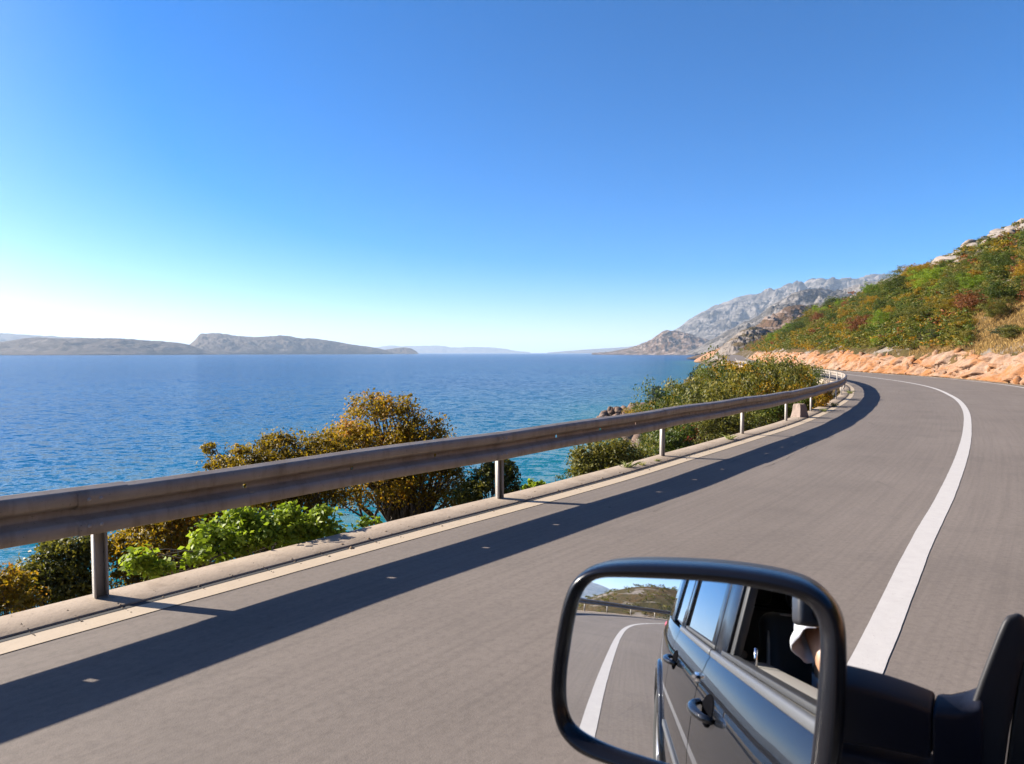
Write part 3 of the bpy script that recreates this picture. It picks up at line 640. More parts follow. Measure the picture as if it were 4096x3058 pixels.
V = np.concatenate([V, ext], 1)
cut = empty('rock_cutting', (float(cbx[len(cbx) // 2, 0]), float(cbx[len(cbx) // 2, 1]), 0), 'orange limestone rock cutting along the hill side of the road', 'rock face')
cl_ = np.array(cut.location)
obj('rock_face', mesh('rock_face', V.reshape(-1, 3) - cl_, grid_faces(len(st), nh + 1)[:, ::-1], MAT['orange_rock'], False), cut)
for k in range(150):
    i = random.randrange(len(st)); j = random.choice([3, 6, 9, 12, 16, 20, 24, 27, 28]); p = V[i, j]
    if p[1] < 28: continue
    o = obj('boulder', BOULD[k % 6], cut); sc = random.uniform(.10, .34) * (1.3 if j > 20 else 1)
    o.location = p - cl_ + np.array([0, 0, .02]); o.rotation_euler = [random.uniform(0, 6.3) for _ in range(3)]; o.scale = (sc * random.uniform(.8, 1.6), sc, sc * random.uniform(.6, 1))
# pale rocky bank under the far bend of the guardrail
for k in range(26):
    s = sA + random.uniform(26, 60); p, l_ = at_s(s); dd = random.uniform(.5, 2.6); x, y = p + l_ * dd; sc = random.uniform(.2, .5)
    o = obj('limestone_boulder', LIME[k % 6], label='%s pale limestone boulder in the bank below the guardrail at the bend' % ('large' if sc > .4 else 'middling' if sc > .3 else 'small'), cat='boulder', group='boulders in the bank below the bend')
    o.location = (x, y, ground(x, y) + .1 * sc + .1); o.rotation_euler = [random.uniform(0, 6.3) for _ in range(3)]; o.scale = (sc, sc * 1.3, sc * .7)
# shore rocks at the tip of the headland
for k in range(210):
    t = random.random(); i = int(np.interp(t, [0, .6, 1], [np.argmin(((SHORE - np.array([18.5, 88])) ** 2).sum(1)), np.argmin(((SHORE - np.array([17, 128])) ** 2).sum(1)), np.argmin(((SHORE - np.array([33, 157])) ** 2).sum(1))]))
    inl = abs(random.gauss(0, 3.6)) - .9; x, y = SHORE[i] - shL[i] * inl; sc = random.choice((.45, .6, .8, 1.15))
    o = obj('shore_rock', SHRK[k % 6], label='%s dark pinkish rock at the waterline %s' % ('big' if sc > 1 else 'middling' if sc > .7 else 'small', 'at the tip of the near headland' if t > .6 else 'of the cove below the guardrail'), cat='rock', group='rocks along the headland shore')
    o.location = (x, y, max(ground(x, y), SEA - .3) + .25 * sc + max(0, 1.6 - abs(inl - 2) * .7) * random.random()); o.rotation_euler = [random.uniform(0, 6.3) for _ in range(3)]; o.scale = (sc * 1.3, sc, sc * .8)
# rough stone marker beside the rail
mk = on_road(3206, 1669, .02)
bm = bmesh.new(); bmesh.ops.create_cube(bm, size=1); bmesh.ops.subdivide_edges(bm, edges=bm.edges, cuts=7, use_grid_fill=True)
for v in bm.verts:
    t = v.co.z + .5; q = Vector((v.co.x * (.37 - .14 * t ** .7), v.co.y * (.32 - .11 * t), t * .37))
    nrm = float(fbm(np.array([v.co.x * 4 + v.co.z * 3]), np.array([v.co.y * 4 - v.co.z * 2]), 3, 3)[0]) * .022
    c = Vector((0, 0, .2)); v.co = q + (q - c).normalized() * nrm
me = bpy.data.meshes.new('marker_stone'); bm.to_mesh(me); bm.free(); me.materials.append(MAT['marker_stone']); bevel_mesh(me, .012, 2, 40)
o = obj('marker_stone', me, label='squat pale pink stone marker standing on the kerb behind the guardrail', cat='marker stone'); p_, l_ = None, None
o.location = (mk[0], mk[1] + .12, mk[2] - .02); o.rotation_euler = (0, 0, .5)

# ================================================================ FOLIAGE
def leaf_cloud(n, blobs, leaf, seed, clump=.2, shell=.62, per=26, up=.25):
    r = np.random.default_rng(seed); B = np.array(blobs, float); vol = B[:, 3] * B[:, 4] * B[:, 5]; vol = vol ** .75
    nc = max(6, n // per); bi = r.choice(len(B), nc, p=vol / vol.sum())
    d = r.normal(size=(nc, 3)); d /= np.linalg.norm(d, axis=1)[:, None]; d[:, 2] = np.where(d[:, 2] < -.35, d[:, 2] * .4, d[:, 2])
    rad = shell + (1 - shell) * r.random(nc); rad = np.where(r.random(nc) < .22, rad * r.uniform(1.05, 1.32, nc), rad)
    cc = B[bi, :3] + d * rad[:, None] * B[bi, 3:]
    li = r.integers(0, nc, n); csz = clump * B[bi[li], 3:].mean(1); g = r.normal(size=(n, 3)) * csz[:, None] * np.array([1, 1, .72])
    P = cc[li] + g
    out = P - B[bi[li], :3]; out /= np.linalg.norm(out, axis=1)[:, None] + 1e-6
    nrm = out * .55 + r.normal(size=(n, 3)) * .75 + np.array([0, 0, up]); nrm /= np.linalg.norm(nrm, axis=1)[:, None]
    a = np.cross(nrm, r.normal(size=(n, 3))); a /= np.linalg.norm(a, axis=1)[:, None] + 1e-9; b = np.cross(nrm, a)
    L = leaf * r.uniform(.65, 1.35, n)[:, None]; W = L * .52
    V = np.stack([P - a * L * .5, P + b * W * .5 + nrm * L * .10, P + a * L * .5, P - b * W * .5 + nrm * L * .10], 1).reshape(-1, 3)
    ct = np.clip(.5 + .21 * r.normal(size=nc), 0, 1); tone = np.clip(ct[li] + .15 * r.normal(size=n), 0, 1)
    return V, np.arange(4 * n).reshape(-1, 4), np.repeat(tone, 4), cc
def shrub_blobs(seed, w_, h_, n=7):
    r = np.random.default_rng(seed); out = [(0, 0, h_ * .42, w_ * .34, w_ * .34, h_ * .38)]
    for k in range(n):
        a = r.uniform(0, 6.28); d = r.uniform(.16, .36) * w_; s = r.uniform(.16, .27)
        out.append((math.cos(a) * d, math.sin(a) * d, h_ * r.uniform(.25, .80), w_ * s, w_ * s, h_ * s * 1.05))
    return out
def branch_np(base, tips, r0, seed, n=5):
    r = np.random.default_rng(seed); parts = []
    for t in tips:
        m1 = base + (t - base) * .4 + r.normal(size=3) * np.linalg.norm(t - base) * .07; m1[2] += .06 * np.linalg.norm(t - base)
        m2 = base + (t - base) * .72 + r.normal(size=3) * np.linalg.norm(t - base) * .06
        parts.append(tube_np([base, m1, m2, t], [r0, r0 * .62, r0 * .36, r0 * .12], n))
    return join_np(parts)
def leaf_mesh(name, n, blobs, leaf, seed, mat, **kw):
    V, Fc, tone, cc = leaf_cloud(n, blobs, leaf, seed, **kw); return mesh(name, V, Fc, MAT[mat], False, tone=tone), cc
def tree(name, label, cat, base, blobs, n, leaf, seed, mat, trunk_r=.09, group=None, **kw):
    base = np.array(base, float); t = empty(name, base.tolist(), label, cat, group)
    B = [(b[0] - base[0], b[1] - base[1], b[2] - base[2]) + tuple(b[3:]) for b in blobs]
    me, cc = leaf_mesh('crown', n, B, leaf, seed, mat, **kw); obj('crown', me, t)
    C = np.array([b[:3] for b in B]); mid = C.mean(0) * np.array([.7, .7, .45])
    parts = [tube_np([np.array([0, 0, -.5]), mid * .5, mid], [trunk_r * 1.25, trunk_r, trunk_r * .8], 8)]
    tips = list(C) + [cc[i] for i in np.random.default_rng(seed).choice(len(cc), min(26, len(cc)), replace=False)]
    parts.append(branch_np(mid, tips, trunk_r * .55, seed)); parts.append(branch_np(mid * .5, tips[::3], trunk_r * .5, seed + 1))
    V, Fc = join_np(parts); obj('trunk', mesh('trunk', V, Fc, MAT['bark'], True), t)
    return t
def pxblob(x, y, rx, ry, depth, ratio=1.0):
    c = at(x, y, depth); k = depth / F; return (c[0], c[1], c[2], rx * k, rx * k * ratio, ry * k)
def slope_tree(label, cat, bl, depth, n, leaf, seed, mat, name='autumn_tree', **kw):
    blobs = [pxblob(x, y, rx, ry, depth + dz, .9) for x, y, rx, ry, dz in bl]; rs = np.random.default_rng(seed + 900)
    for b_ in list(blobs):
        for _ in range(5):
            d_ = rs.normal(size=3); d_ /= np.linalg.norm(d_); d_[2] = abs(d_[2]) * .9 - .15; k_ = rs.uniform(.16, .34); q_ = np.array(b_[:3]) + d_ * np.array(b_[3:]) * rs.uniform(.85, 1.12); blobs.append((*q_, b_[3] * k_, b_[4] * k_, b_[5] * k_))
    cx = np.mean([b[0] for b in blobs]); cy = np.mean([b[1] for b in blobs]); gz = ground(cx, cy)
    return tree(name, label, cat, (cx, cy, min(gz, min(b[2] for b in blobs) - .4)), blobs, n, leaf, seed, mat, **kw)
slope_tree('tallest rust-gold tree beyond the guardrail, its round top over the sea', 'tree',
           [(1530, 1740, 150, 150, 0), (1480, 1640, 95, 75, .3), (1585, 1630, 85, 62, 0), (1690, 1720, 100, 85, -.3), (1400, 1790, 120, 110, .3), (1640, 1850, 170, 130, 0), (1760, 1800, 90, 80, .4), (1500, 1950, 190, 130, -.2), (1750, 1950, 130, 120, .2), (1830, 1990, 70, 80, .3)], 17.0, 27000, .082, 1, 'autumn_leaf', trunk_r=.13, clump=.20, per=28)
slope_tree('low broad gold tree left of the tallest tree, above the rail', 'tree',
           [(1010, 1850, 130, 85, 0), (1150, 1830, 120, 95, .2), (1270, 1810, 110, 85, 0), (900, 1880, 90, 60, -.2), (850, 1800, 40, 30, .1), (1090, 1770, 60, 40, .2), (1050, 1960, 180, 110, -.3), (1260, 1960, 150, 120, .3), (1340, 1850, 90, 100, .2)], 15.5, 22000, .078, 2, 'autumn_leaf', trunk_r=.10, clump=.20, per=28)
slope_tree('rust-orange tree filling the gap right of the nearest post', 'tree',
           [(620, 2170, 130, 110, 0), (740, 2110, 130, 100, .2), (500, 2200, 90, 100, 0), (560, 2330, 120, 90, -.2), (800, 2060, 90, 70, .3), (700, 2280, 150, 100, 0)], 11.0, 13000, .070, 3, 'autumn_leaf', trunk_r=.07, clump=.25, per=28)
slope_tree('olive-gold tree below the rail left of the nearest post', 'tree',
           [(250, 2260, 110, 90, 0), (320, 2190, 85, 65, .2), (150, 2330, 110, 80, 0), (60, 2360, 80, 60, -.2), (300, 2350, 100, 90, 0), (200, 2180, 55, 35, .2)], 10.5, 12000, .068, 4, 'olive_leaf', trunk_r=.06, clump=.26, per=28)
slope_tree('gold-tipped bush at the bottom left corner beyond the kerb', 'bush',
           [(20, 2330, 80, 55, 0), (-90, 2350, 100, 80, 0), (-30, 2400, 90, 60, .2), (60, 2420, 100, 50, 0)], 9.0, 6000, .055, 5, 'autumn_leaf', name='gold_bush', trunk_r=.04, clump=.26)
slope_tree('dark green slender tree behind the second post', 'tree',
           [(1930, 1930, 50, 60, 0), (2010, 1900, 50, 60, .2), (1880, 1980, 60, 60, 0), (2040, 1960, 45, 55, 0), (1960, 1860, 35, 35, .1), (2030, 1870, 25, 30, 0)], 16.0, 5200, .085, 6, 'olive_leaf', name='slender_tree', trunk_r=.05, clump=.27)
slope_tree('small green sapling at the kerb edge right of the second post', 'sapling', [(2150, 1932, 28, 16, 0), (2230, 1908, 12, 14, .1), (2110, 1945, 18, 14, 0)], 11.0, 260, .07, 7, 'bright_leaf', name='sapling', trunk_r=.015, clump=.3)
slope_tree('olive shrub with pale twigs below the rail, left of the third post', 'shrub',
           [(2420, 1860, 90, 70, 0), (2500, 1840, 90, 70, .2), (2340, 1890, 60, 45, 0), (2560, 1870, 60, 50, .2), (2440, 1790, 80, 45, .2), (2350, 1820, 60, 50, .1)], 15.5, 8200, .072, 8, 'olive_leaf', name='olive_shrub', trunk_r=.05, clump=.27)
slope_tree('red-leaved shrub among green ones beyond the third post', 'shrub', [(2775, 1735, 34, 30, 0), (2760, 1755, 30, 24, 0), (2800, 1750, 24, 20, .1)], 22, 1500, .085, 9, 'red_leaf', name='red_shrub', trunk_r=.03, clump=.3)
slope_tree('low bright green shrub right of the third post', 'shrub', [(2690, 1760, 50, 40, 0), (2740, 1730, 40, 30, .2), (2670, 1800, 40, 26, 0), (2720, 1790, 60, 30, 0)], 19, 3600, .075, 10, 'green_leaf', name='green_shrub', trunk_r=.03, clump=.28)
slope_tree('speckled olive shrub between the third and fourth post', 'shrub', [(2840, 1740, 60, 45, 0), (2900, 1700, 70, 55, .3), (2840, 1690, 60, 40, .3), (2990, 1690, 70, 50, .2), (2790, 1800, 50, 26, -.3)], 20, 5200, .075, 11, 'olive_leaf', name='speckled_shrub', trunk_r=.03, clump=.28)
slope_tree('green-gold shrub below the rail behind the marker stone', 'shrub', [(3090, 1640, 60, 40, 0), (3150, 1620, 60, 40, .3), (3060, 1680, 50, 26, 0), (3210, 1610, 45, 35, .4)], 21, 4200, .08, 12, 'green_leaf', name='marker_shrub', trunk_r=.03, clump=.28)
slope_tree('dry brown bush below the rail right of the marker stone', 'bush', [(3270, 1610, 34, 34, 0), (3290, 1590, 30, 24, .3)], 23, 1500, .08, 13, 'autumn_leaf', name='brown_bush', trunk_r=.03, clump=.28)
# bright green roadside bush overhanging the kerb
bb = []
for x, y, rx, ry, dp in [(560, 2250, 55, 60, 5.05), (640, 2280, 60, 40, 5.1), (780, 2230, 60, 45, 5.35), (830, 2150, 60, 60, 5.6), (930, 2190, 85, 70, 5.65), (960, 2090, 75, 70, 5.9), (1080, 2130, 90, 75, 5.9), (1150, 2060, 50, 45, 6.0), (1200, 2130, 80, 60, 6.1), (1290, 2060, 50, 35, 6.2), (1290, 2120, 70, 45, 6.2)]:
    bb.append(pxblob(x, y, rx, ry, dp, .8))
bcx = np.mean([b[0] for b in bb]); bcy = np.mean([b[1] for b in bb])
tree('roadside_bush', 'bright green leafy bush crowding the kerb behind the guardrail', 'bush', (bcx - .25, bcy + .35, -.25), bb, 5600, .058, 14, 'bright_leaf', trunk_r=.02, clump=.34, shell=.35, per=9, up=.5)
tree('kerb_sprig', 'small green sprig at the kerb right of the bright bush', 'plant', tuple(at(1470, 2105, 6.6)), [pxblob(1450, 2092, 40, 14, 6.6), pxblob(1500, 2088, 30, 10, 6.65)], 160, .05, 15, 'bright_leaf', trunk_r=.006, clump=.4)

# ================================================================ CAR
CL = np.array([*uv(-.5, -.9), 0.05])
car = empty('car', CL.tolist(), 'dark grey metallic estate car at the right edge, its flank seen in its wing mirror', 'car')
def zs(u): u = np.asarray(u, float); return np.where(u < 0, -.05 * u, -.02 * u)
def cw(u, v, w_):
    u = np.asarray(u, float); v = np.asarray(v, float); w_ = np.asarray(w_, float); u, v, w_ = np.broadcast_arrays(u, v, w_)
    return np.stack([SU * u - CU * v, CU * u + SU * v, w_ + zs(u)], -1) - CL
_SW = np.array([(.28, -.04), (.36, .0), (.46, .02), (.6, .03), (.835, .030), (.894, .029), (.958, .0225), (1.022, .0155), (1.103, .001), (1.152, -.014), (1.205, -.034), (1.24, -.055)])
_GW = np.array([(1.2, -.055), (1.234, -.061), (1.33, -.078), (1.44, -.098), (1.498, -.113), (1.62, -.14), (1.74, -.18)])
def taper(u): u = np.asarray(u, float); return -.05 * np.clip((-1.7 - u) / 1.05, 0, None) ** 2 - .06 * np.clip((u - .8) / 1.4, 0, None) ** 2
def side(v, s): return v if s > 0 else -1.80 - v
def sec(u, w_): return np.interp(w_, _SW[:, 0], _SW[:, 1]) + taper(u)
def gla(u, w_): return np.interp(w_, _GW[:, 0], _GW[:, 1]) + taper(u) * .8
def body_panel(name, u0, u1, w0, w1, s, mat='car_paint', arch=None, parent=car, du=.035, prof=None):
    nu = max(3, int((u1 - u0) / du)); nw = 34; us = np.linspace(u0, u1, nu); ws = np.linspace(w0, w1, nw)
    Ug, Wg = np.meshgrid(us, ws, indexing='ij'); Vg = sec(Ug, Wg)
    faces = grid_faces(nu, nw)
    if arch is not None:
        ac, aw, ar = arch; rr = np.hypot(Ug - ac, Wg - aw); k = np.where(rr < ar, ar / np.maximum(rr, 1e-6), 1.0)
        dead = (rr < ar - .04).ravel(); snap = (rr < ar) & (rr >= ar - .04)
        Ug = np.where(snap, ac + (Ug - ac) * k, Ug); Wg = np.where(snap, aw + (Wg - aw) * k, Wg); Vg = sec(Ug, Wg)
        faces = faces[~dead[faces].any(1)]
    V = cw(Ug, side(Vg, s), Wg).reshape(-1, 3)
    me = mesh(name, V, faces if s > 0 else faces[:, ::-1], MAT[mat], True)
    bm = bmesh.new(); bm.from_mesh(me)
    bmesh.ops.delete(bm, geom=[v for v in bm.verts if not v.link_faces], context='VERTS')
    be = [e for e in bm.edges if len(e.link_faces) == 1]
    ret = bmesh.ops.extrude_edge_only(bm, edges=be); inward = Vector((CU, -SU, 0)) * (.03 if s > 0 else -.03)
    bmesh.ops.translate(bm, verts=[g for g in ret['geom'] if isinstance(g, bmesh.types.BMVert)], vec=inward)
    bm.to_mesh(me); bm.free(); me.polygons.foreach_set('use_smooth', np.ones(len(me.polygons), dtype=bool))
    o = obj(name, me, parent); m = o.modifiers.new('edge', 'EDGE_SPLIT'); m.split_angle = math.radians(40)
    return o
def side_plate(name, poly, s, mat, out=0.0, thick=.02, parent=car, fn=gla, bev=.004):
    P = np.array(poly, float); u, w_ = P[:, 0], P[:, 1]; n = len(P)
    A = cw(u, side(fn(u, w_) + out, s), w_); B = cw(u, side(fn(u, w_) + out - thick, s), w_)
    f = [list(range(n)), list(range(2 * n - 1, n - 1, -1))] + [[(i + 1) % n, i, n + i, n + (i + 1) % n] for i in range(n)]
    me = mesh(name, np.vstack([A, B]), f, MAT[mat]); bm = bmesh.new(); bm.from_mesh(me); bmesh.ops.recalc_face_normals(bm, faces=bm.faces); bm.to_mesh(me); bm.free()
    if bev: bevel_mesh(me, bev, 2, 50)
    return obj(name, me, parent)
def cbox(name, c, s_, mat, bev=.0, parent=car, rot=None, seg=3):
    V, Fc = box_np((0, 0, 0), s_, rot); V = V + np.array(c); me = mesh(name, cw(V[:, 0], V[:, 1], V[:, 2]), Fc, MAT[mat])
    if bev: bevel_mesh(me, bev, seg)
    return obj(name, me, parent)
def ctube(name, pts, r, mat, parent=car, n=8):
    P = np.array(pts, float); V, Fc = tube_np(cw(P[:, 0], P[:, 1], P[:, 2]), r, n)
    k = len(pts); caps = [list(range(n))[::-1], [(k - 1) * n + i for i in range(n)]]
    return obj(name, mesh(name, V, [list(f) for f in Fc] + caps, MAT[mat], True), parent)
RA, FA = (-2.18, .43, .475), (1.22, .43, .475)
for s in (1, -1):
    fd = body_panel('front_door', -.715, .70, .40, 1.232, s)
    rd = body_panel('rear_door', -1.60, -.725, .40, 1.232, s, arch=RA)
    body_panel('rear_quarter', -2.72, -1.61, .40, 1.232, s, arch=RA); body_panel('front_wing', .71, 2.1, .40, 1.16, s, arch=FA)
    cbox('sill', (-.5, side(-.02, s), .335), (3.0, .10, .12), 'black_plastic', .02)
    for dr, a, b in ((fd, -.60, -.38), (rd, -1.52, -1.30)):
        t = np.linspace(0, 1, 11); u_ = a + (b - a) * t; hv = sec(u_, np.full(11, 1.085)) + .006 + .040 * np.sin(math.pi * t) ** .55
        h_ = ctube('door_handle', list(zip(u_, side(hv, s), 1.088 + 0 * t)), .0145 * (0.75 + .4 * np.sin(math.pi * t)), 'car_paint', dr, 10)
        th = np.linspace(0, 2 * math.pi, 28, endpoint=False); cu_ = (a + b) / 2 + .075 * np.cos(th); cw_ = 1.09 + .048 * np.sin(th)
        side_plate('handle_shade_disc', list(zip(cu_, cw_)), s, 'recess_shade', .0025, .01, dr, sec, 0)  # raised flat disc, its black painted in for shade in the handle cup
    side_plate('rubbing_strip', [(-1.58, .70), (-.74, .70), (-.74, .735), (-1.58, .735)], s, 'grey_trim', .010, .014, rd, sec, .003)
    side_plate('rubbing_strip', [(-.70, .70), (.66, .70), (.66, .735), (-.70, .735)], s, 'grey_trim', .010, .014, fd, sec, .003)
    # greenhouse
    side_plate('door_frame', [(-.715, 1.236), (-.545, 1.236), (-.535, 1.68), (-.70, 1.68)], s, 'black_gloss', .004, .035, fd)
    side_plate('window_seal', [(-.54, 1.236), (-.50, 1.236), (-.49, 1.67), (-.53, 1.67)], s, 'rubber', -.006, .03, fd)
    side_plate('door_frame', [(-.80, 1.236), (-.725, 1.236), (-.71, 1.68), (-.785, 1.68)], s, 'black_gloss', .004, .03, rd)
    side_plate('door_frame', [(-1.60, 1.236), (-1.535, 1.236), (-1.50, 1.68), (-1.56, 1.68)], s, 'car_paint', .004, .03, rd)
    side_plate('rear_window', [(-1.545, 1.24), (-.79, 1.24), (-.78, 1.672), (-1.51, 1.672)], s, 'tinted_glass', -.008, .006, rd, gla, 0)
    side_plate('quarter_frame', [(-1.69, 1.236), (-1.61, 1.236), (-1.57, 1.68), (-1.63, 1.68)], s, 'car_paint', .004, .03)
    side_plate('quarter_window', [(-2.14, 1.262), (-1.68, 1.24), (-1.62, 1.672), (-2.02, 1.66)], s, 'tinted_glass', -.008, .006, car, gla, 0)
    side_plate('rear_pillar', [(-2.66, 1.236), (-2.12, 1.236), (-2.13, 1.27), (-2.02, 1.68), (-2.46, 1.68)], s, 'car_paint', .004, .04)
    side_plate('front_pillar', [(.72, 1.236), (.92, 1.20), (.06, 1.735), (-.10, 1.70)], s, 'car_paint', .004, .05)
    side_plate('roof_rail', [(-2.48, 1.665), (.0, 1.672), (-.02, 1.735), (-2.44, 1.725)], s, 'car_paint', .006, .05)
    for dr, a, b in ((fd, -.712, .70), (rd, -1.60, -.728)):
        side_plate('belt_moulding', [(a, 1.226), (b, 1.226), (b, 1.250), (a, 1.250)], s, 'grey_trim', .020, .02, dr, gla, .006)
        side_plate('belt_seal', [(a + .1, 1.250), (b, 1.250), (b, 1.266), (a + .1, 1.266)], s, 'rubber', .004, .03, dr, gla, .003)
    cbox('door_trim', (-.02, side(-.155, s), 1.232), (1.12, .11, .03), 'cabin_grey', .012, fd); cbox('door_trim', (-1.2, side(-.155, s), 1.235), (.78, .11, .03), 'cabin_grey', .012, rd)
    cbox('inner_panel', (-.02, side(-.165, s), .80), (1.34, .07, .82), 'cabin_dark', .02, fd); cbox('inner_panel', (-1.3, side(-.165, s), .80), (1.0, .07, .82), 'cabin_dark', .02, rd)
    ctube('lock_pin', [(-.44, side(-.13, s), 1.245), (-.44, side(-.13, s), 1.305)], .006, 'chrome', fd)
    for nm, (ac, aw, ar) in (('rear_arch', RA), ('front_arch', FA)):
        th = np.linspace(math.radians(-8), math.radians(188), 33); pr = [(ar - .012, -.03), (ar - .006, .012), (ar + .02, .022), (ar + .05, .014), (ar + .056, -.004)]
        G = np.stack([cw(ac + r_ * np.cos(th), side(sec(ac + r_ * np.cos(th), np.clip(aw + r_ * np.sin(th), .4, 1.2)) + o_, s), aw + r_ * np.sin(th)) for r_, o_ in pr], 1)
        fc = grid_faces(len(th), len(pr)); obj('wheel_arch', mesh(nm, G.reshape(-1, 3), fc[:, ::-1] if s > 0 else fc, MAT['car_paint'], True), car)
        G = np.stack([cw(ac + (ar - .01) * np.cos(th), side(np.full(33, o_), s), aw + (ar - .01) * np.sin(th)) for o_ in (0.0, -.32)], 1)
        obj('arch_liner', mesh('arch_liner', G.reshape(-1, 3), grid_faces(33, 2), MAT['rubber'], True), car)
def lathe(prof, n=40):
    th = np.arange(n) * 2 * math.pi / n; P = np.array(prof); V = np.stack([np.stack([P[:, 0, None] * np.cos(th), P[:, 0, None] * np.sin(th), np.repeat(P[:, 1, None], n, 1)], -1)], 0)[0]
    return V.reshape(-1, 3), np.array([[i * n + k, i * n + (k + 1) % n, (i + 1) * n + (k + 1) % n, (i + 1) * n + k] for i in range(len(P) - 1) for k in range(n)])
TY = lathe([(.265, -.10), (.29, -.115), (.36, -.12), (.395, -.10), (.405, -.06), (.405, .06), (.395, .10), (.36, .12), (.29, .115), (.265, .10)], 48)
RM = lathe([(.27, -.10), (.272, .10), (.262, .105), (.25, .085), (.24, .02), (.10, .035), (.07, .06), (.0, .065)], 48)
SP = [box_np((0, 0, 0), (.21, .05, .03)) for _ in range(1)]
for ac, s in ((RA[0], 1), (RA[0], -1), (FA[0], 1), (FA[0], -1)):
    wc = cw(ac, side(-.105, s), .405); ax = np.array([-CU, SU, 0]) * s; e1 = np.array([SU, CU, 0]); e2 = np.array([0, 0, 1.0])
    def wv(V): return wc + V[:, :1] * e1 + V[:, 1:2] * e2 + V[:, 2:3] * ax
    wh = obj('wheel', mesh('wheel', wv(RM[0]), RM[1], MAT['alloy'], True), car); obj('tyre', mesh('tyre', wv(TY[0]), TY[1], MAT['tyre'], True), wh)
    for k in range(5):
        a = k * 2 * math.pi / 5; Rm = np.array([[math.cos(a), -math.sin(a), 0], [math.sin(a), math.cos(a), 0], [0, 0, 1]]); V, Fc = box_np((.155, 0, .055), (.20, .055, .04)); me = mesh('spoke', wv(V @ Rm.T), Fc, MAT['alloy']); bevel_mesh(me, .008); obj('spoke', me, wh)
# roof, bonnet, screens, ends
def sheet(name, rows, mat, parent=car, flip=False, thick=.0):
    G = np.stack([cw(np.array([p[0] for p in r]), np.array([p[1] for p in r]), np.array([p[2] for p in r])) for r in rows], 0); fc = grid_faces(G.shape[0], G.shape[1])
    o = obj(name, mesh(name, G.reshape(-1, 3), fc[:, ::-1] if flip else fc, MAT[mat], True), parent)
    if thick: m = o.modifiers.new('thick', 'SOLIDIFY'); m.thickness = thick; m.offset = -1
    return o
vv = np.linspace(-.20, -1.60, 15)
sheet('roof', [[(u, v, 1.715 + .075 * (1 - ((v + .9) / .72) ** 2) * (1 - .12 * abs(u + 1.2))) for v in vv] for u in np.linspace(-2.5, .03, 16)], 'car_paint', thick=.03)
sheet('bonnet', [[(u, v, 1.03 + .19 * (2.2 - u) / 1.3 + .05 * (1 - ((v + .9) / .8) ** 2)) for v in np.linspace(-.12, -1.68, 13)] for u in np.linspace(.92, 2.15, 10)], 'car_paint', thick=.02)
sheet('windscreen', [[(u, v, w_) for v in np.linspace(-.17, -1.63, 9)] for u, w_ in ((.05, 1.735), (.5, 1.50), (.95, 1.235))], 'clear_glass', thick=.006)
sheet('rear_screen', [[(u, v, w_) for v in np.linspace(-.24, -1.56, 9)] for u, w_ in ((-2.47, 1.70), (-2.58, 1.48), (-2.68, 1.22))], 'tinted_glass', flip=True, thick=.006)
cbox('tailgate', (-2.70, -.9, .90), (.10, 1.56, .62), 'car_paint', .04); cbox('rear_bumper', (-2.72, -.9, .52), (.22, 1.70, .28), 'car_paint', .06); cbox('front_bumper', (2.12, -.9, .62), (.34, 1.66, .55), 'car_paint', .12)
for s in (1, -1):
    cbox('tail_light', (-2.715, side(-.13, s), 1.02), (.12, .14, .34), 'red_plastic', .03); cbox('headlight', (2.08, side(-.22, s), .86), (.34, .34, .16), 'clear_glass', .05)
cbox('underbody', (-.3, -.9, .36), (4.3, 1.62, .07), 'cabin_dark'); cbox('dashboard', (.62, -.9, 1.06), (.46, 1.42, .22), 'cabin_dark', .06)
cbox('headliner', (-1.2, -.9, 1.695), (2.4, 1.36, .012), 'cabin_grey')
for v0, u0, wd in ((-.50, -.42, .50), (-1.30, -.42, .50), (-.9, -1.40, 1.30)):
    st_ = cbox('seat', (u0, v0, .74), (.52, wd, .20), 'seat_cloth', .06)
    R = np.array([[math.cos(.22), 0, -math.sin(.22)], [0, 1, 0], [math.sin(.22), 0, math.cos(.22)]])
    cbox('backrest', (u0 - .32, v0, 1.09), (.13, wd, .66), 'seat_cloth', .05, st_, R)
    for hv in ((0,) if wd < 1 else (-.4, .4)): cbox('headrest', (u0 - .42, v0 + hv, 1.52), (.10, .26, .18), 'seat_cloth', .045, st_)
    if wd < 1: ctube('seat_piping', [(u0 - .23, v0 + wd / 2 - .01, .85), (u0 - .28, v0 + wd / 2 - .004, 1.1), (u0 - .33, v0 + wd / 2 - .02, 1.34), (u0 - .345, v0 + wd / 2 - .07, 1.405), (u0 - .345, v0, 1.42)], .008, 'seat_piping', st_, 6)
th = np.linspace(0, 2 * math.pi, 25); ctube('steering_wheel', [(.16 + .05 * math.sin(t), -.5 + .18 * math.cos(t), 1.08 + .17 * math.sin(t)) for t in th], .014, 'cabin_dark')

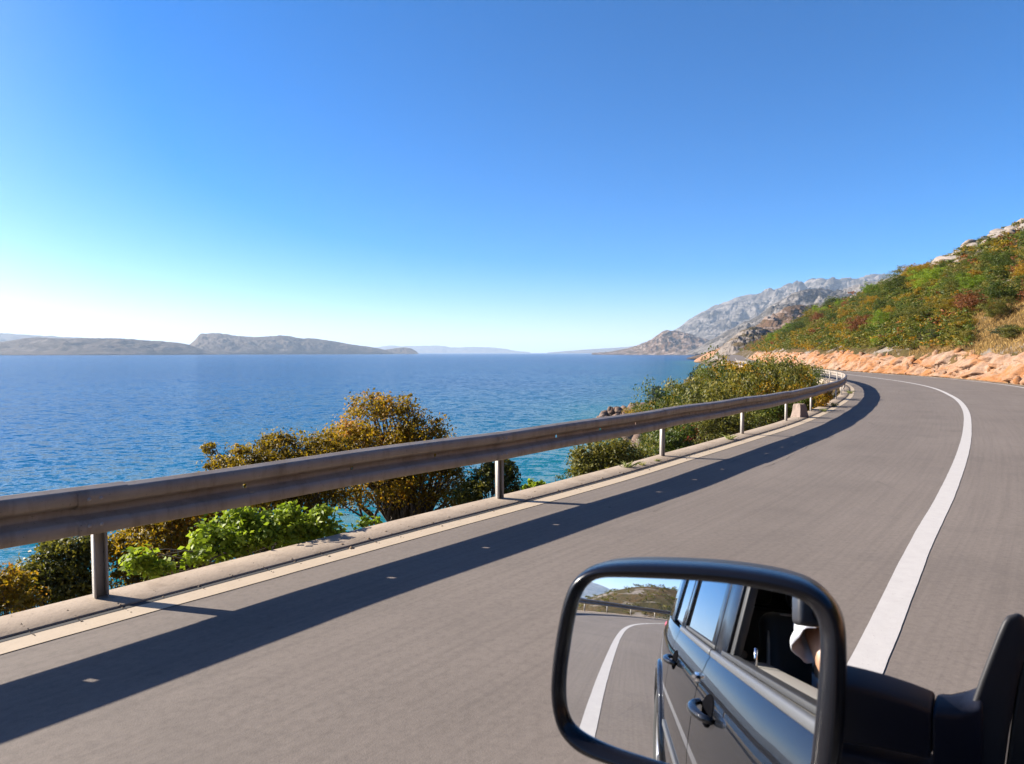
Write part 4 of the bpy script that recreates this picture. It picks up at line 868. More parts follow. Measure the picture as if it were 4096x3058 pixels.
# ---- wing mirror: a convex glass in a rounded black housing on a stubby arm
MT, MYAW, MPIT, MR = .6578, 3.5168, .1575, 1.8747
d0 = ray(2785, 2675); d0 = d0 / np.linalg.norm(d0); MC = np.array([0, 0, H]) + MT * d0
MN = np.array([math.sin(MYAW) * math.cos(MPIT), math.cos(MYAW) * math.cos(MPIT), math.sin(MPIT)]); MS = MC - MN * MR
def on_mirror(x, y, off=0.0):
    d = ray(x, y); d = d / np.linalg.norm(d); C = np.array([0, 0, H]); oc = C - MS; b_ = oc @ d; r_ = MR + 0.0; D = b_ * b_ - (oc @ oc - r_ * r_)
    P = C + (-b_ - math.sqrt(D)) * d; return P + MN * off
def on_plane(x, y, off=0.0):
    d = ray(x, y); C = np.array([0, 0, H]); t = ((MC - C) @ MN) / (d @ MN); return C + t * d + MN * off
GL = [(2264, 2690), (2261, 2788), (2273, 2861), (2298, 2905), (2347, 2942), (2444, 2988), (2606, 3042), (2780, 3092), (2950, 3132), (3090, 3152), (3170, 3150), (3215, 3125), (3240, 3070), (3250, 2990), (3262, 2874), (3275, 2713), (3281, 2600), (3278, 2510), (3262, 2455), (3222, 2413), (3160, 2383), (3068, 2362), (2960, 2341), (2850, 2328), (2738, 2320), (2600, 2314), (2480, 2310), (2420, 2311), (2376, 2322), (2340, 2352), (2318, 2397), (2293, 2495), (2276, 2600)]
OU = [(2202, 2690), (2201, 2800), (2222, 2900), (2258, 2970), (2312, 3018), (2390, 3050), (2560, 3102), (2760, 3150), (2950, 3188), (3120, 3212), (3240, 3215), (3320, 3185), (3362, 3110), (3383, 2983), (3393, 2850), (3397, 2718), (3395, 2600), (3387, 2500), (3350, 2415), (3265, 2345), (3136, 2302), (2947, 2271), (2800, 2258), (2663, 2252), (2560, 2250), (2440, 2254), (2380, 2262), (2331, 2280), (2290, 2315), (2262, 2365), (2248, 2410), (2229, 2500), (2212, 2600)]
def closed(P, n):
    P = np.array(P, float); Q = spline(np.vstack([P[-3:], P, P[:3]]), None)[0]; k = 24 * 3; Q = Q[k:len(Q) - 1 - 24 * 2]
    L = np.concatenate([[0], np.cumsum(np.linalg.norm(np.diff(np.vstack([Q, Q[:1]]), axis=0), axis=1))]); s = np.linspace(0, L[-1], n, endpoint=False); Q = np.vstack([Q, Q[:1]])
    return np.stack([np.interp(s, L, Q[:, c]) for c in (0, 1)], 1)
NO = 140; gl = closed(GL, NO); ou = closed(OU, NO)
ou = np.array([ou[np.argmin(((ou - g - (g - gl.mean(0)) / np.linalg.norm(g - gl.mean(0)) * 80) ** 2).sum(1))] for g in gl])
kk = np.hanning(7); kk /= kk.sum(); ou = np.stack([np.convolve(np.concatenate([ou[-3:, c], ou[:, c], ou[:3, c]]), kk, 'valid') for c in (0, 1)], 1)
wm = empty('wing_mirror', parent=car); wm.location = (MC - CL).tolist(); OFF = MC
gc = gl.mean(0); rings = [gc + (gl - gc) * t for t in np.linspace(0.02, 1.012, 30)]
V = np.array([[on_mirror(*p) for p in r] for r in rings]).transpose(1, 0, 2).reshape(-1, 3) - OFF
fc = grid_faces(NO, 30, True); cap = [[i * 30 for i in range(NO)]]
obj('mirror_glass', mesh('mirror_glass', V, [list(f) for f in fc] + cap, MAT['mirror_silver'], True), wm)
# rim: rounded lip round the glass, then the shell behind it
lip = [(-.02, -.006), (.0, .0005), (.03, .004), (.16, .0065), (.34, .0095), (.52, .0105), (.70, .0085), (.85, .0035), (.95, -.006), (1.0, -.018)]
rr_ = []
for f_, o_ in lip: rr_.append([on_mirror(*p, o_) if f_ < .1 else on_plane(*p, o_ - (1 - f_) * 0) * f_ + on_mirror(*p, o_) * (1 - f_) for p in gl + (ou - gl) * f_])
oc_ = np.array(rr_[-1]); ctr = oc_.mean(0)
V = np.array(rr_).transpose(1, 0, 2).reshape(-1, 3) - OFF; fc = grid_faces(NO, len(lip), True)
obj('mirror_rim', mesh('mirror_rim', V, fc, MAT['black_gloss'], True), wm)
sh_ = [oc_]
for sc_, dp in ((.985, -.035), (.95, -.055), (.86, -.075), (.70, -.09), (.45, -.098), (.15, -.10)): sh_.append(ctr + (oc_ - ctr) * sc_ + MN * dp)
V = np.array(sh_).transpose(1, 0, 2).reshape(-1, 3) - OFF; n_ = len(sh_)
obj('mirror_housing', mesh('mirror_housing', V, [list(f) for f in grid_faces(NO, n_, True)] + [[i * n_ + n_ - 1 for i in range(NO)][::-1]], MAT['black_plastic'], True), wm)
def arm(name, secs, mat):
    """secs: (x, ytop, ybottom, depth, thickness) stations from the head to the door."""
    rows = []
    for x, y0, y1, dp, tk in secs:
        a = at(x, y0, dp); b_ = at(x, y1, dp); hd = np.array([SU, CU, 0]) * tk; r_ = .22
        rows.append([a + (b_ - a) * .05, a + hd * .25, a + hd * .75 , a + hd + (b_ - a) * .05, b_ + hd + (a - b_) * .05, b_ + hd * .75, b_ + hd * .25, b_ + (a - b_) * .05])
    V = np.array(rows).reshape(-1, 3) - OFF; k = len(secs); f = [[i * 8 + j, i * 8 + (j + 1) % 8, (i + 1) * 8 + (j + 1) % 8, (i + 1) * 8 + j] for i in range(k - 1) for j in range(8)] + [list(range(8))[::-1], [(k - 1) * 8 + j for j in range(8)]]
    me = mesh(name, V, f, MAT[mat]); bm = bmesh.new(); bm.from_mesh(me); bmesh.ops.recalc_face_normals(bm, faces=bm.faces); bm.to_mesh(me); bm.free(); bevel_mesh(me, .004, 3, 25)
    return obj(name, me, wm)
arm('mirror_arm', [(3330, 2722, 2985, .60, .05), (3420, 2742, 2996, .605, .05), (3520, 2768, 3012, .612, .05), (3620, 2800, 3032, .62, .05), (3722, 2838, 3056, .63, .05)], 'arm_plastic')
arm('arm_base', [(3728, 2842, 3160, .632, .05), (3790, 2852, 3170, .636, .055), (3840, 2848, 3175, .64, .06), (3880, 2838, 3180, .644, .06), (3930, 2810, 3185, .646, .06)], 'arm_plastic')
arm('lower_arm', [(3340, 3012, 3150, .60, .05), (3480, 3045, 3180, .61, .05), (3640, 3085, 3215, .62, .05), (3740, 3110, 3240, .63, .05)], 'arm_plastic')
# upright sail at the foot of the front pillar
def slab(name, pts, depth, tk, mat, bev=.006):
    A = np.array([at(x, y, depth) for x, y in pts]); B = A + np.array([SU, CU, -.55]) * tk; n = len(A)
    f = [list(range(n)), list(range(2 * n - 1, n - 1, -1))] + [[(i + 1) % n, i, n + i, n + (i + 1) % n] for i in range(n)]
    me = mesh(name, np.vstack([A, B]) - OFF, f, MAT[mat]); bm = bmesh.new(); bm.from_mesh(me); bmesh.ops.recalc_face_normals(bm, faces=bm.faces); bm.to_mesh(me); bm.free(); bevel_mesh(me, bev, 4, 30)
    return obj(name, me, wm)
slab('sail', [(4110, 2452), (4066, 2446), (4030, 2456), (4008, 2486), (3985, 2540), (3950, 2630), (3915, 2722), (3884, 2812), (3858, 2890), (3838, 2980), (3826, 3120), (4010, 3120), (4040, 2900), (4072, 2720), (4120, 2560)], .655, .07, 'sail_plastic', .008)
slab('window_seal', [(4140, 2470), (4100, 2560), (4076, 2700), (4046, 2880), (4014, 3130), (4300, 3130), (4300, 2470)], .668, .12, 'rubber', .006)

# ================================================================ PERSON
def skin_mesh(name, J, E_, mats, sub=2):
    """J: name -> (u,v,z-world-like w, radius); E_: edges."""
    keys = list(J); V = np.array([cw(J[k][0], J[k][1], J[k][2]) + CL for k in keys]); me = bpy.data.meshes.new(name)
    me.from_pydata(V.tolist(), [(keys.index(a), keys.index(b)) for a, b in E_], []); o = bpy.data.objects.new(name, me); COL.objects.link(o)
    m = o.modifiers.new('skin', 'SKIN'); m.use_smooth_shade = True
    for i, k in enumerate(keys):
        sv = me.skin_vertices[0].data[i]; r = J[k][3]; sv.radius = (r, r) if not isinstance(r, tuple) else r; sv.use_root = (i == 0)
    ss = o.modifiers.new('sub', 'SUBSURF'); ss.levels = ss.render_levels = sub
    dg = bpy.context.evaluated_depsgraph_get(); ev = o.evaluated_get(dg); m2 = bpy.data.meshes.new_from_object(ev)
    bpy.data.objects.remove(o); m2.materials.clear(); m2.materials.append(MAT[mats]); m2.polygons.foreach_set('use_smooth', np.ones(len(m2.polygons), dtype=bool))
    m2.name = name; return m2
PV = -.50
J = dict(pelvis=(-.52, PV - .06, .88, .15), belly=(-.54, PV - .03, 1.04, .135), chest=(-.52, PV, 1.22, .135), neck0=(-.49, PV + .02, 1.40, .062), neck=(-.46, PV + .02, 1.46, .055), skull=(-.43, PV + .02, 1.55, .088), crown=(-.43, PV + .02, 1.63, .078), chin=(-.36, PV + .03, 1.50, .045),
         shl=(-.46, -.325, 1.40, .048), ell=(-.25, -.325, 1.19, .042), wrl=(-.17, -.285, 1.37, .028), pal=(-.14, -.265, 1.43, .032),
         shr=(-.47, PV - .2, 1.345, .062), elr=(-.22, PV - .24, 1.17, .043), wrr=(-.07, PV - .07, 1.33, .029), par=(-.09, PV - .02, 1.41, .032),
         hipl=(-.46, PV + .05, .86, .085), knl=(.0, PV + .10, .92, .062), ankl=(.28, PV + .10, .52, .042), ftl=(.42, PV + .10, .46, .04),
         hipr=(-.46, PV - .17, .86, .085), knr=(.0, PV - .2, .92, .062), ankr=(.28, PV - .2, .52, .042), ftr=(.42, PV - .2, .46, .04))
for i, (dv, ln) in enumerate(((-.024, .05), (-.008, .058), (.008, .055), (.022, .044))):
    J['f%da' % i] = (-.135 + .01, -.265 + dv, 1.462, .0095); J['f%db' % i] = (-.085, -.265 + dv - .02, 1.462 + ln * .6, .0088); J['f%dc' % i] = (-.095, -.265 + dv - .045, 1.462 + ln * .7, .008)
    J['g%da' % i] = (-.075, PV - .02 + dv, 1.44, .0095); J['g%db' % i] = (-.055, PV + dv, 1.44 + ln * .6, .0088); J['g%dc' % i] = (-.065, PV + .03 + dv, 1.44 + ln * .7, .008)
J['t1'] = (-.155, -.29, 1.44, .011); J['t2'] = (-.145, -.31, 1.462, .0095); J['s1'] = (-.095, PV + .01, 1.425, .011); J['s2'] = (-.085, PV + .04, 1.45, .0095)
ED = [('pelvis', 'belly'), ('belly', 'chest'), ('chest', 'neck0'), ('neck0', 'neck'), ('neck', 'skull'), ('skull', 'crown'), ('skull', 'chin'), ('chest', 'shl'), ('shl', 'ell'), ('ell', 'wrl'), ('wrl', 'pal'), ('chest', 'shr'), ('shr', 'elr'), ('elr', 'wrr'), ('wrr', 'par'),
      ('pelvis', 'hipl'), ('hipl', 'knl'), ('knl', 'ankl'), ('ankl', 'ftl'), ('pelvis', 'hipr'), ('hipr', 'knr'), ('knr', 'ankr'), ('ankr', 'ftr'), ('pal', 't1'), ('t1', 't2'), ('par', 's1'), ('s1', 's2')]
for i in range(4): ED += [('pal', 'f%da' % i), ('f%da' % i, 'f%db' % i), ('f%db' % i, 'f%dc' % i), ('par', 'g%da' % i), ('g%da' % i, 'g%db' % i), ('g%db' % i, 'g%dc' % i)]
bodym = skin_mesh('person', J, ED, 'skin'); pb = np.array(cw(-.5, PV, .8) + CL)
def rebase(me):
    for v in me.vertices: v.co -= Vector(pb)
    return me
person = obj('person', rebase(bodym), label='person in a white short-sleeved shirt at the open car window, seen in the mirror', cat='person'); person.location = pb
TJ = dict(belly=(-.53, PV - .04, .96, .155), chest=(-.52, PV, 1.2, .158), top=(-.50, PV + .01, 1.36, .085), shl=(-.465, -.345, 1.35, .06), shr=(-.465, PV - .2, 1.35, .085), sr2=(-.35, PV - .225, 1.27, .078))
obj('shirt', rebase(skin_mesh('shirt', TJ, [('belly', 'chest'), ('chest', 'top'), ('chest', 'shl'), ('chest', 'shr'), ('shr', 'sr2')], 'white_cotton')), person)
# loose short sleeve, open at the hem
ax0 = np.array([-.47, -.325, 1.425]); ax1 = np.array([-.375, -.305, 1.350]); t_ = (ax1 - ax0) / np.linalg.norm(ax1 - ax0); a1_ = np.cross(t_, [0, 1, 0]); a1_ /= np.linalg.norm(a1_); a2_ = np.cross(t_, a1_); rows = []
for k in range(9):
    f_ = k / 8; ph = np.linspace(0, 2 * math.pi, 36, endpoint=False); rr2 = .052 + .022 * f_ + .010 * f_ * np.sin(ph * 3 + .6) + .006 * f_ * np.sin(ph * 7 + f_ * 2) + .004 * np.sin(f_ * 14 + ph * 2)
    c_ = ax0 + (ax1 - ax0) * f_; P_ = c_ + rr2[:, None] * (np.cos(ph)[:, None] * a1_ + np.sin(ph)[:, None] * a2_); P_[:, 2] -= .012 * f_ * (1 + np.sin(ph * 2)); rows.append(cw(P_[:, 0], P_[:, 1], P_[:, 2]) + CL - pb)
so_ = obj('sleeve', mesh('sleeve', np.stack(rows, 1).reshape(-1, 3), grid_faces(36, 9, True), MAT['white_cotton'], True), person); md = so_.modifiers.new('thick', 'SOLIDIFY'); md.thickness = .003
HJ = dict(a=(-.47, PV + .02, 1.58, .09), b=(-.45, PV + .02, 1.655, .088), c=(-.40, PV + .02, 1.665, .06))
obj('hair', rebase(skin_mesh('hair', HJ, [('a', 'b'), ('b', 'c')], 'hair')), person)
TR = dict(p=(-.52, PV - .06, .87, .165), hl=(-.46, PV + .05, .87, .10), kl=(.0, PV + .10, .92, .075), al=(.26, PV + .10, .55, .06), hr=(-.46, PV - .17, .87, .10), kr=(.0, PV - .2, .92, .075), ar=(.26, PV - .2, .55, .06))
obj('trousers', rebase(skin_mesh('trousers', TR, [('p', 'hl'), ('hl', 'kl'), ('kl', 'al'), ('p', 'hr'), ('hr', 'kr'), ('kr', 'ar')], 'dark_denim')), person)
for s_ in (-1, 1):
    V, Fc = tube_np(np.array([cw(-.338, PV + .02 + s_ * .034 + .026 * math.cos(t), 1.56 + .02 * math.sin(t)) + CL - pb for t in np.linspace(0, 2 * math.pi, 17)]), .008, 6); obj('eye_glass', mesh('eye_glass', V, Fc, MAT['black_gloss'], True), person)
# black camera held up by the hands
cc_ = cw(-.15, -.205, 1.435) + CL; cme = empty('handheld_camera', cc_.tolist(), 'black camera held up beside the white sleeve, seen in the wing mirror', 'camera')
Rz = np.array([[SU, -CU, 0], [CU, SU, 0], [0, 0, 1]])
V, Fc = box_np((0, 0, .01), (.06, .13, .085), None); me = mesh('camera_body', V @ Rz.T, Fc, MAT['black_plastic']); bevel_mesh(me, .014, 4); obj('camera_body', me, cme)
V, Fc = lathe([(.0, .0), (.034, .0), (.036, .05), (.033, .075), (.028, .076), (.024, .066), (.0, .062)], 32); V = np.stack([V[:, 2] + .03, V[:, 0], V[:, 1] + .005], 1); obj('lens', mesh('lens', V @ Rz.T, Fc, MAT['black_gloss'], True), cme)
V, Fc = box_np((-.005, 0, .062), (.045, .05, .03), None); me = mesh('viewfinder', V @ Rz.T, Fc, MAT['black_plastic']); bevel_mesh(me, .01, 3); obj('viewfinder', me, cme)
V, Fc = tube_np(np.array([[-.02, -.065, .04], [-.06, -.10, .02], [-.12, -.12, -.04], [-.2, -.12, -.06], [-.28, -.16, .02]]) @ Rz.T, .006, 6); obj('strap', mesh('strap', V, Fc, MAT['red_plastic'], True), cme)

# ================================================================ SHRUB COVER
def unit_shrub(seed, n, leaf, nb=8, **kw):
    V, Fc, tone, cc = leaf_cloud(n, shrub_blobs(seed, 1.0, 1.0, nb), leaf, seed, **kw); me = mesh('shrub', V, Fc, MAT['green_leaf'], False, tone=tone)
    return me
SHR = [unit_shrub(100 + k, 3000, .050, 10, clump=.20, per=26) for k in range(6)]
SHR_L = [unit_shrub(140 + k, 11000, .028, 18, clump=.17, per=42) for k in range(4)]
SHR_S = [unit_shrub(120 + k, 900, .085, 7, clump=.28, per=16) for k in range(5)]
def px_of(P):
    d = np.array(P) - np.array([0, 0, H]); c, s_ = math.cos(PITCH), math.sin(PITCH); zc = d[1] * c - d[2] * s_; yc = d[1] * s_ + d[2] * c
    return CX + F * d[0] / zc, CY - F * yc / zc
COLN = {'green_leaf': 'mid green', 'olive_leaf': 'olive', 'autumn_leaf': 'golden brown', 'rust_leaf': 'rusty brown', 'dark_leaf': 'dark green', 'bright_leaf': 'bright green', 'red_leaf': 'deep red'}
def put_shrub(x, y, w_, h_, mat, label, group, small=False, z=None, name='shrub', cat='shrub'):
    o = obj(name, random.choice(SHR_L if h_ > 2.3 and not small else SHR_S if small else SHR), label=label, cat=cat, group=group)
    o.location = (x, y, (ground(x, y) if z is None else z) - .08 * h_); o.scale = (w_, w_ * random.uniform(.85, 1.15), h_); o.rotation_euler = (0, 0, random.uniform(0, 6.28))
    o.material_slots[0].link = 'OBJECT'; o.material_slots[0].material = MAT[mat]; return o
def sizew(h_): return 'low' if h_ < 1.1 else 'mid-sized' if h_ < 1.9 else 'tall'
def wchoice(d): ks = list(d); return random.choices(ks, [d[k] for k in ks])[0]
# near headland between the bend of the rail and the sea, kept below the view of the far road
TOPL = np.array([(2380, 1668), (2430, 1655), (2480, 1640), (2540, 1622), (2600, 1610), (2640, 1585), (2690, 1580), (2730, 1545), (2780, 1505), (2830, 1475), (2880, 1438), (2930, 1424), (2980, 1430), (3030, 1418), (3090, 1426), (3120, 1440), (3160, 1456), (3210, 1462), (3250, 1482), (3262, 1530)])
cand = []
for _ in range(5200):
    y = random.uniform(21, 150) ** 1.0; xp = random.uniform(2400, 3262); x = (xp - CX) / F * y
    cand.append((x, y, xp))
cx_ = np.array([c[0] for c in cand]); cy_ = np.array([c[1] for c in cand]); cz_ = terrain(cx_, cy_); dC, _i = sdist(cx_, cy_, cs, csL); dl_ = dC - eL_off[_i] - .5; dS, _ = sdist(cx_, cy_, SHORE, shL); dS = -dS
order = np.argsort(-cy_); kept = []
for xp in range(2700, 3252, 26):
    for tr in range(40):
        y = random.uniform(27, 56); xq = xp + random.uniform(-12, 12); x = (xq - CX) / F * y; dq, iq = sdist(np.array([x]), np.array([y]), cs, csL); dlq = float(dq[0] - eL_off[iq[0]] - .5)
        if 2.0 < dlq < 11: break
    else: continue
    z = ground(x, y); topz = H - (np.interp(xq, TOPL[:, 0], TOPL[:, 1]) - HZ) / F * y; h_ = (topz - z) * 1.12
    if h_ > .8: kept.append((x, y, min(h_ * .95, 4.2), h_, z, xq))
for i in order:
    x, y, xp = cand[i]
    if dl_[i] < 1.3 or dS[i] < 5.0 or cz_[i] < SEA + .8: continue
    topz = H - (np.interp(xp, TOPL[:, 0], TOPL[:, 1]) - HZ) / F * y; room = topz - cz_[i]
    h_ = min(random.uniform(2.6, 5.6), room * random.uniform(.86, 1)) if (26 < y < 62 and dl_[i] > 2.2) else min(random.uniform(1.3, 3.0) * (.75 if y < 40 else 1.0 + (y - 40) / 160), room)
    if h_ < .55: continue
    if dl_[i] < 2.2: h_ = min(h_, 1.0)
    w_ = h_ * random.uniform(1.0, 1.5) if h_ < 2.5 else h_ * random.uniform(.75, 1.0)
    if dl_[i] < 1.6: w_ = min(w_, 1.2)
    if any((x - k[0]) ** 2 + (y - k[1]) ** 2 < (.33 * (w_ + k[2])) ** 2 for k in kept): continue
    kept.append((x, y, w_, h_, cz_[i], xp))
kept.sort(key=lambda k: -k[3] / k[1]); rest_h = kept[125:]; kept = kept[:125]
for x, y, w_, h_, z, xp in kept:
    m = wchoice({'olive_leaf': 5, 'green_leaf': 4, 'autumn_leaf': 3, 'dark_leaf': 1.2, 'rust_leaf': 1.3 if 2800 < xp < 2960 else .25})
    where = 'at the seaward tip of the near headland' if y > 105 else 'on the headland slope below the road bend' if y > 55 else 'just beyond the guardrail before the bend'
    where += ', left part' if xp < 2750 else ', middle part' if xp < 3000 else ', right part'
    put_shrub(x, y, w_, h_, m, '%s %s shrub %s' % (sizew(h_), COLN[m], where), 'shrubs covering the near headland', y > 95 and h_ < 2.3, z)
p = at(2640, 1590, 118); put_shrub(p[0], p[1], 4.6, 3.4, 'dark_leaf', 'round blackish green tree standing alone at the left tip of the headland', None, False, p[2] - .9, 'round_tree', 'tree')
# hillside above the rock cutting
hc = []
for _ in range(9000):
    y = 30 + 330 * random.random() ** 1.7; xp = random.uniform(2880, 4190); hc.append(((xp - CX) / F * y, y, xp))
hx = np.array([c[0] for c in hc]); hy = np.array([c[1] for c in hc]); hz_ = terrain(hx, hy); dC, _i = sdist(hx, hy, cs, csL); dr_ = -dC - eR_off[_i]
kept2 = []; grove = fbm(hx * .045, hy * .045, 77, 3)
for i in np.argsort(hy):
    x, y, xp = hc[i]
    if dr_[i] < 4.2 or dr_[i] > 130 or len(kept2) >= 900: continue
    ypx = px_of((x, y, hz_[i]))[1]
    if xp > 3880 and ypx > 1230 and y < 60 and random.random() < .93: continue          # dry grass patch
    high = dr_[i] > 23
    h_ = random.uniform(.5, 1.1) if high else random.uniform(1.0, 2.0)
    if not high and grove[i] > -.05 and 6 < dr_[i]: h_ *= random.uniform(1.4, 2.4)
    if dr_[i] < 7: h_ = min(h_, 1.3)
    if high and random.random() < (.25 if dr_[i] < 45 else .8): continue
    h_ *= 1 + max(0, y - 90) / 260; w_ = h_ * random.uniform(1.1, 1.7)
    if any((x - k[0]) ** 2 + (y - k[1]) ** 2 < (.40 * (w_ + k[2])) ** 2 for k in kept2): continue
    kept2.append((x, y, w_, h_, hz_[i], dr_[i], grove[i]))
kept2.sort(key=lambda k: -k[3] / k[1]); rest_s = kept2[145:]; kept2 = kept2[:145]
for x, y, w_, h_, z, dr0, gv in kept2:
    m = wchoice({'green_leaf': 5 if gv > 0 else 3, 'olive_leaf': 4, 'autumn_leaf': 2.2, 'rust_leaf': .9, 'bright_leaf': .9 if dr0 < 25 else 0, 'dark_leaf': .8, 'red_leaf': .07})
    side_ = px_of((x, y, z))[0]; side_ = ' towards the bend' if side_ < 3350 else ' over the middle of the cutting' if side_ < 3750 else ' near the right edge'
    where = 'just above the orange rock cutting' if dr0 < 10 else 'on the lower hillside above the rock cutting' if dr0 < 35 else 'half way up the hillside' if dr0 < 70 else 'high on the hillside near the ridge'
    put_shrub(x, y, w_, h_, m, '%s %s shrub %s' % (sizew(h_), COLN[m], where.replace(' above the rock cutting', '') + side_), 'shrubs scattered over the hillside', y > 110 and h_ < 2.3, z)
# the rest of the scrub: too many to count
def scrub_stuff(name, pts, mat, sizes, per, leaf, seed):
    Vs, Ts = [], []; r = np.random.default_rng(seed)
    base = [leaf_cloud(per, shrub_blobs(seed + k, 1, 1, 5), leaf, seed + k, clump=.3, per=8) for k in range(6)]
    for (x, y, z), s_ in zip(pts, sizes):
        V, _, t, _ = base[r.integers(6)]; a = r.uniform(0, 6.28); R = np.array([[math.cos(a), -math.sin(a), 0], [math.sin(a), math.cos(a), 0], [0, 0, 1]])
        Vs.append(V @ R.T * np.array([s_ * 1.3, s_ * 1.3, s_]) + np.array([x, y, z - .1 * s_])); Ts.append(np.clip(t * .6 + r.uniform(0, .45), 0, 1))
    V = np.vstack(Vs); return obj(name, mesh(name, V, np.arange(len(V)).reshape(-1, 4), MAT[mat], False, tone=np.concatenate(Ts)), label='low %s scrub covering the hill slopes' % COLN[mat], cat='scrub', kind='stuff')
for k, (mat, n, sd_) in enumerate((('olive_leaf', 2600, 201), ('green_leaf', 2000, 202), ('rust_leaf', 900, 203), ('autumn_leaf', 1000, 204))):
    y = 34 + 900 * RNG.random(n * 2) ** 1.8; xp = RNG.uniform(2780, 4250, n * 2); x = (xp - CX) / F * y; z = terrain(x, y); dC, _i = sdist(x, y, cs, csL); d_ = -dC - eR_off[_i]; dlf = dC - eL_off[_i] - .5; dS, _ = sdist(x, y, SHORE, shL)
    ok = ((d_ > 4.5) | ((dlf > 2.5) & (y > 120) & (dS < -6))) & ~((xp > 3880) & (y < 60) & (d_ < 25)) & ((d_ < 34 + 8 * fbm(x * .06, y * .06, 91, 3)) | (RNG.random(len(x)) < (.30 if mat in ('rust_leaf', 'olive_leaf') else .05))) & (fbm(x * .05, y * .05, 60 + k, 3) > np.where(d_ > 45, .06, -.25))
    P = np.stack([x, y, z], 1)[ok][:n]; sz = np.random.default_rng(sd_).uniform(.5, 1.2, len(P)) * (1 + P[:, 1] / 220)
    scrub_stuff('hillside_scrub', P, mat, sz, 55, .19, sd_)
for mat, n, sd_, lo, hi in (('olive_leaf', 900, 211, 3.4, 16), ('green_leaf', 700, 212, 3.4, 16), ('autumn_leaf', 220, 213, 3.2, 12)):
    y = 44 + 260 * RNG.random(n * 6) ** 1.5; xp = RNG.uniform(2900, 3880, n * 6); x = (xp - CX) / F * y; dC, _i = sdist(x, y, cs, csL); d_ = -dC - eR_off[_i]; dlf = dC - eL_off[_i] - .5
    ok = ((d_ > lo) & (d_ < hi)) | ((dlf > 1.6) & (dlf < 30) & (y > 62)); z = terrain(x, y); ok &= z > SEA + 1; P = np.stack([x, y, z], 1)[ok][:n]
    scrub_stuff('hillside_scrub', P, mat, RNG.uniform(.55, 1.25, len(P)) * (1 + P[:, 1] / 260), 70, .15, sd_)
for mat, n, sd_ in (('olive_leaf', 700, 221), ('green_leaf', 500, 222), ('autumn_leaf', 250, 223)):      # the slope goes on beyond the frame
    x = RNG.uniform(8, 120, n * 4); y = RNG.uniform(-35, 70, n * 4); dC, _i = sdist(x, y, cs, csL); d_ = -dC - eR_off[_i]; ok = (d_ > 4) & (d_ < 60) & (x / np.maximum(y, 1) > .76) & (fbm(x * .06, y * .06, sd_, 3) > -.1)
    P = np.stack([x, y, terrain(x, y)], 1)[ok][:n]; scrub_stuff('hillside_scrub', P, mat, RNG.uniform(.6, 1.7, len(P)), 70, .15, sd_)
def rest_stuff(name, rest, label, seed):
    r = random.Random(seed)
    for m in ('olive_leaf', 'green_leaf', 'autumn_leaf'):
        q = [k for k in rest if r.random() < .34]
        if q: o = scrub_stuff(name, [(k[0], k[1], k[4]) for k in q], m, [k[3] for k in q], 330, .095, seed); o['label'] = label % COLN[m]
rest_stuff('headland_scrub', rest_h, '%s scrub filling in between the headland shrubs', 401)
rest_stuff('slope_scrub', rest_s, '%s scrub filling in between the hillside shrubs', 402)
# limestone outcrops high on the slope
kk_ = 0
for _ in range(2200):
    y = 36 + 300 * random.random() ** 1.3; xp = random.uniform(3150, 4150); x = (xp - CX) / F * y; dC, _i = sdist(np.array([x]), np.array([y]), cs, csL); d_ = float(-dC[0] - eR_off[_i[0]])
    if not (28 < d_ < 118) or float(fbm(np.array([x * .03]), np.array([y * .03]), 88, 3)[0]) < (.02 if d_ < 50 else -.3): continue
    s_ = (random.uniform(.5, 1.3) if d_ < 60 else random.uniform(.8, 2.2)) * (.75 + y / 300); z = ground(x, y)
    o = obj('limestone_outcrop', LIME[kk_ % 6], label='%s pale limestone outcrop %s' % ('broad' if s_ > 1.6 else 'middling' if s_ > 1.0 else 'small', ('along the hillside ridge' if d_ > 75 else 'on the upper hillside' if d_ > 50 else 'half way up the hillside') + (' towards the bend' if xp < 3450 else ' near the right edge' if xp > 3850 else ' over the cutting')), cat='rock', group='limestone outcrops on the hillside')
    o.location = (x, y, z + .12 * s_); o.rotation_euler = (random.uniform(-.3, .3), random.uniform(-.3, .3), random.uniform(-.5, .5) - .3); o.scale = (s_ * 1.1, s_ * 2.0, s_ * .62); kk_ += 1
    if kk_ >= 260: break

# ================================================================ GRASS
def blades(pts, hgt, wid, seed, lean=.35):
    r = np.random.default_rng(seed); n = len(pts); a = r.uniform(0, 6.28, n); h_ = hgt * r.uniform(.5, 1.3, n); dx = np.stack([np.cos(a), np.sin(a), 0 * a], 1); ln = np.stack([np.cos(a + 1.4), np.sin(a + 1.4), 0 * a], 1) * (r.normal(size=n) * lean * h_)[:, None]
    up = np.array([0, 0, 1.0]); P = np.asarray(pts); W = wid * r.uniform(.6, 1.4, n)[:, None]
    V = np.stack([P - dx * W, P + dx * W, P + ln * .5 + up * (h_ * .6)[:, None] + dx * W * .6, P + ln * 1.2 + up * h_[:, None]], 1).reshape(-1, 3); return V, np.arange(4 * n).reshape(-1, 4), np.repeat(np.clip(.5 + .25 * r.normal(size=n), 0, 1), 4)
y = RNG.uniform(32, 66, 42000); xp = RNG.uniform(3600, 4250, 42000); x = (xp - CX) / F * y; dC, _i = sdist(x, y, cs, csL); d_ = -dC - eR_off[_i]; ok = (d_ > 3.0) & (d_ < 26) & ((xp > 3850) | (d_ < 6.5)); z = terrain(x, y)
V, Fc, tn = blades(np.stack([x, y, z - .03], 1)[ok], .34, .012, 1); obj('dry_grass', mesh('dry_grass', V, Fc, MAT['dry_grass'], False, tone=tn), label='golden dry grass on the bank above the rock cutting', cat='grass', kind='stuff')
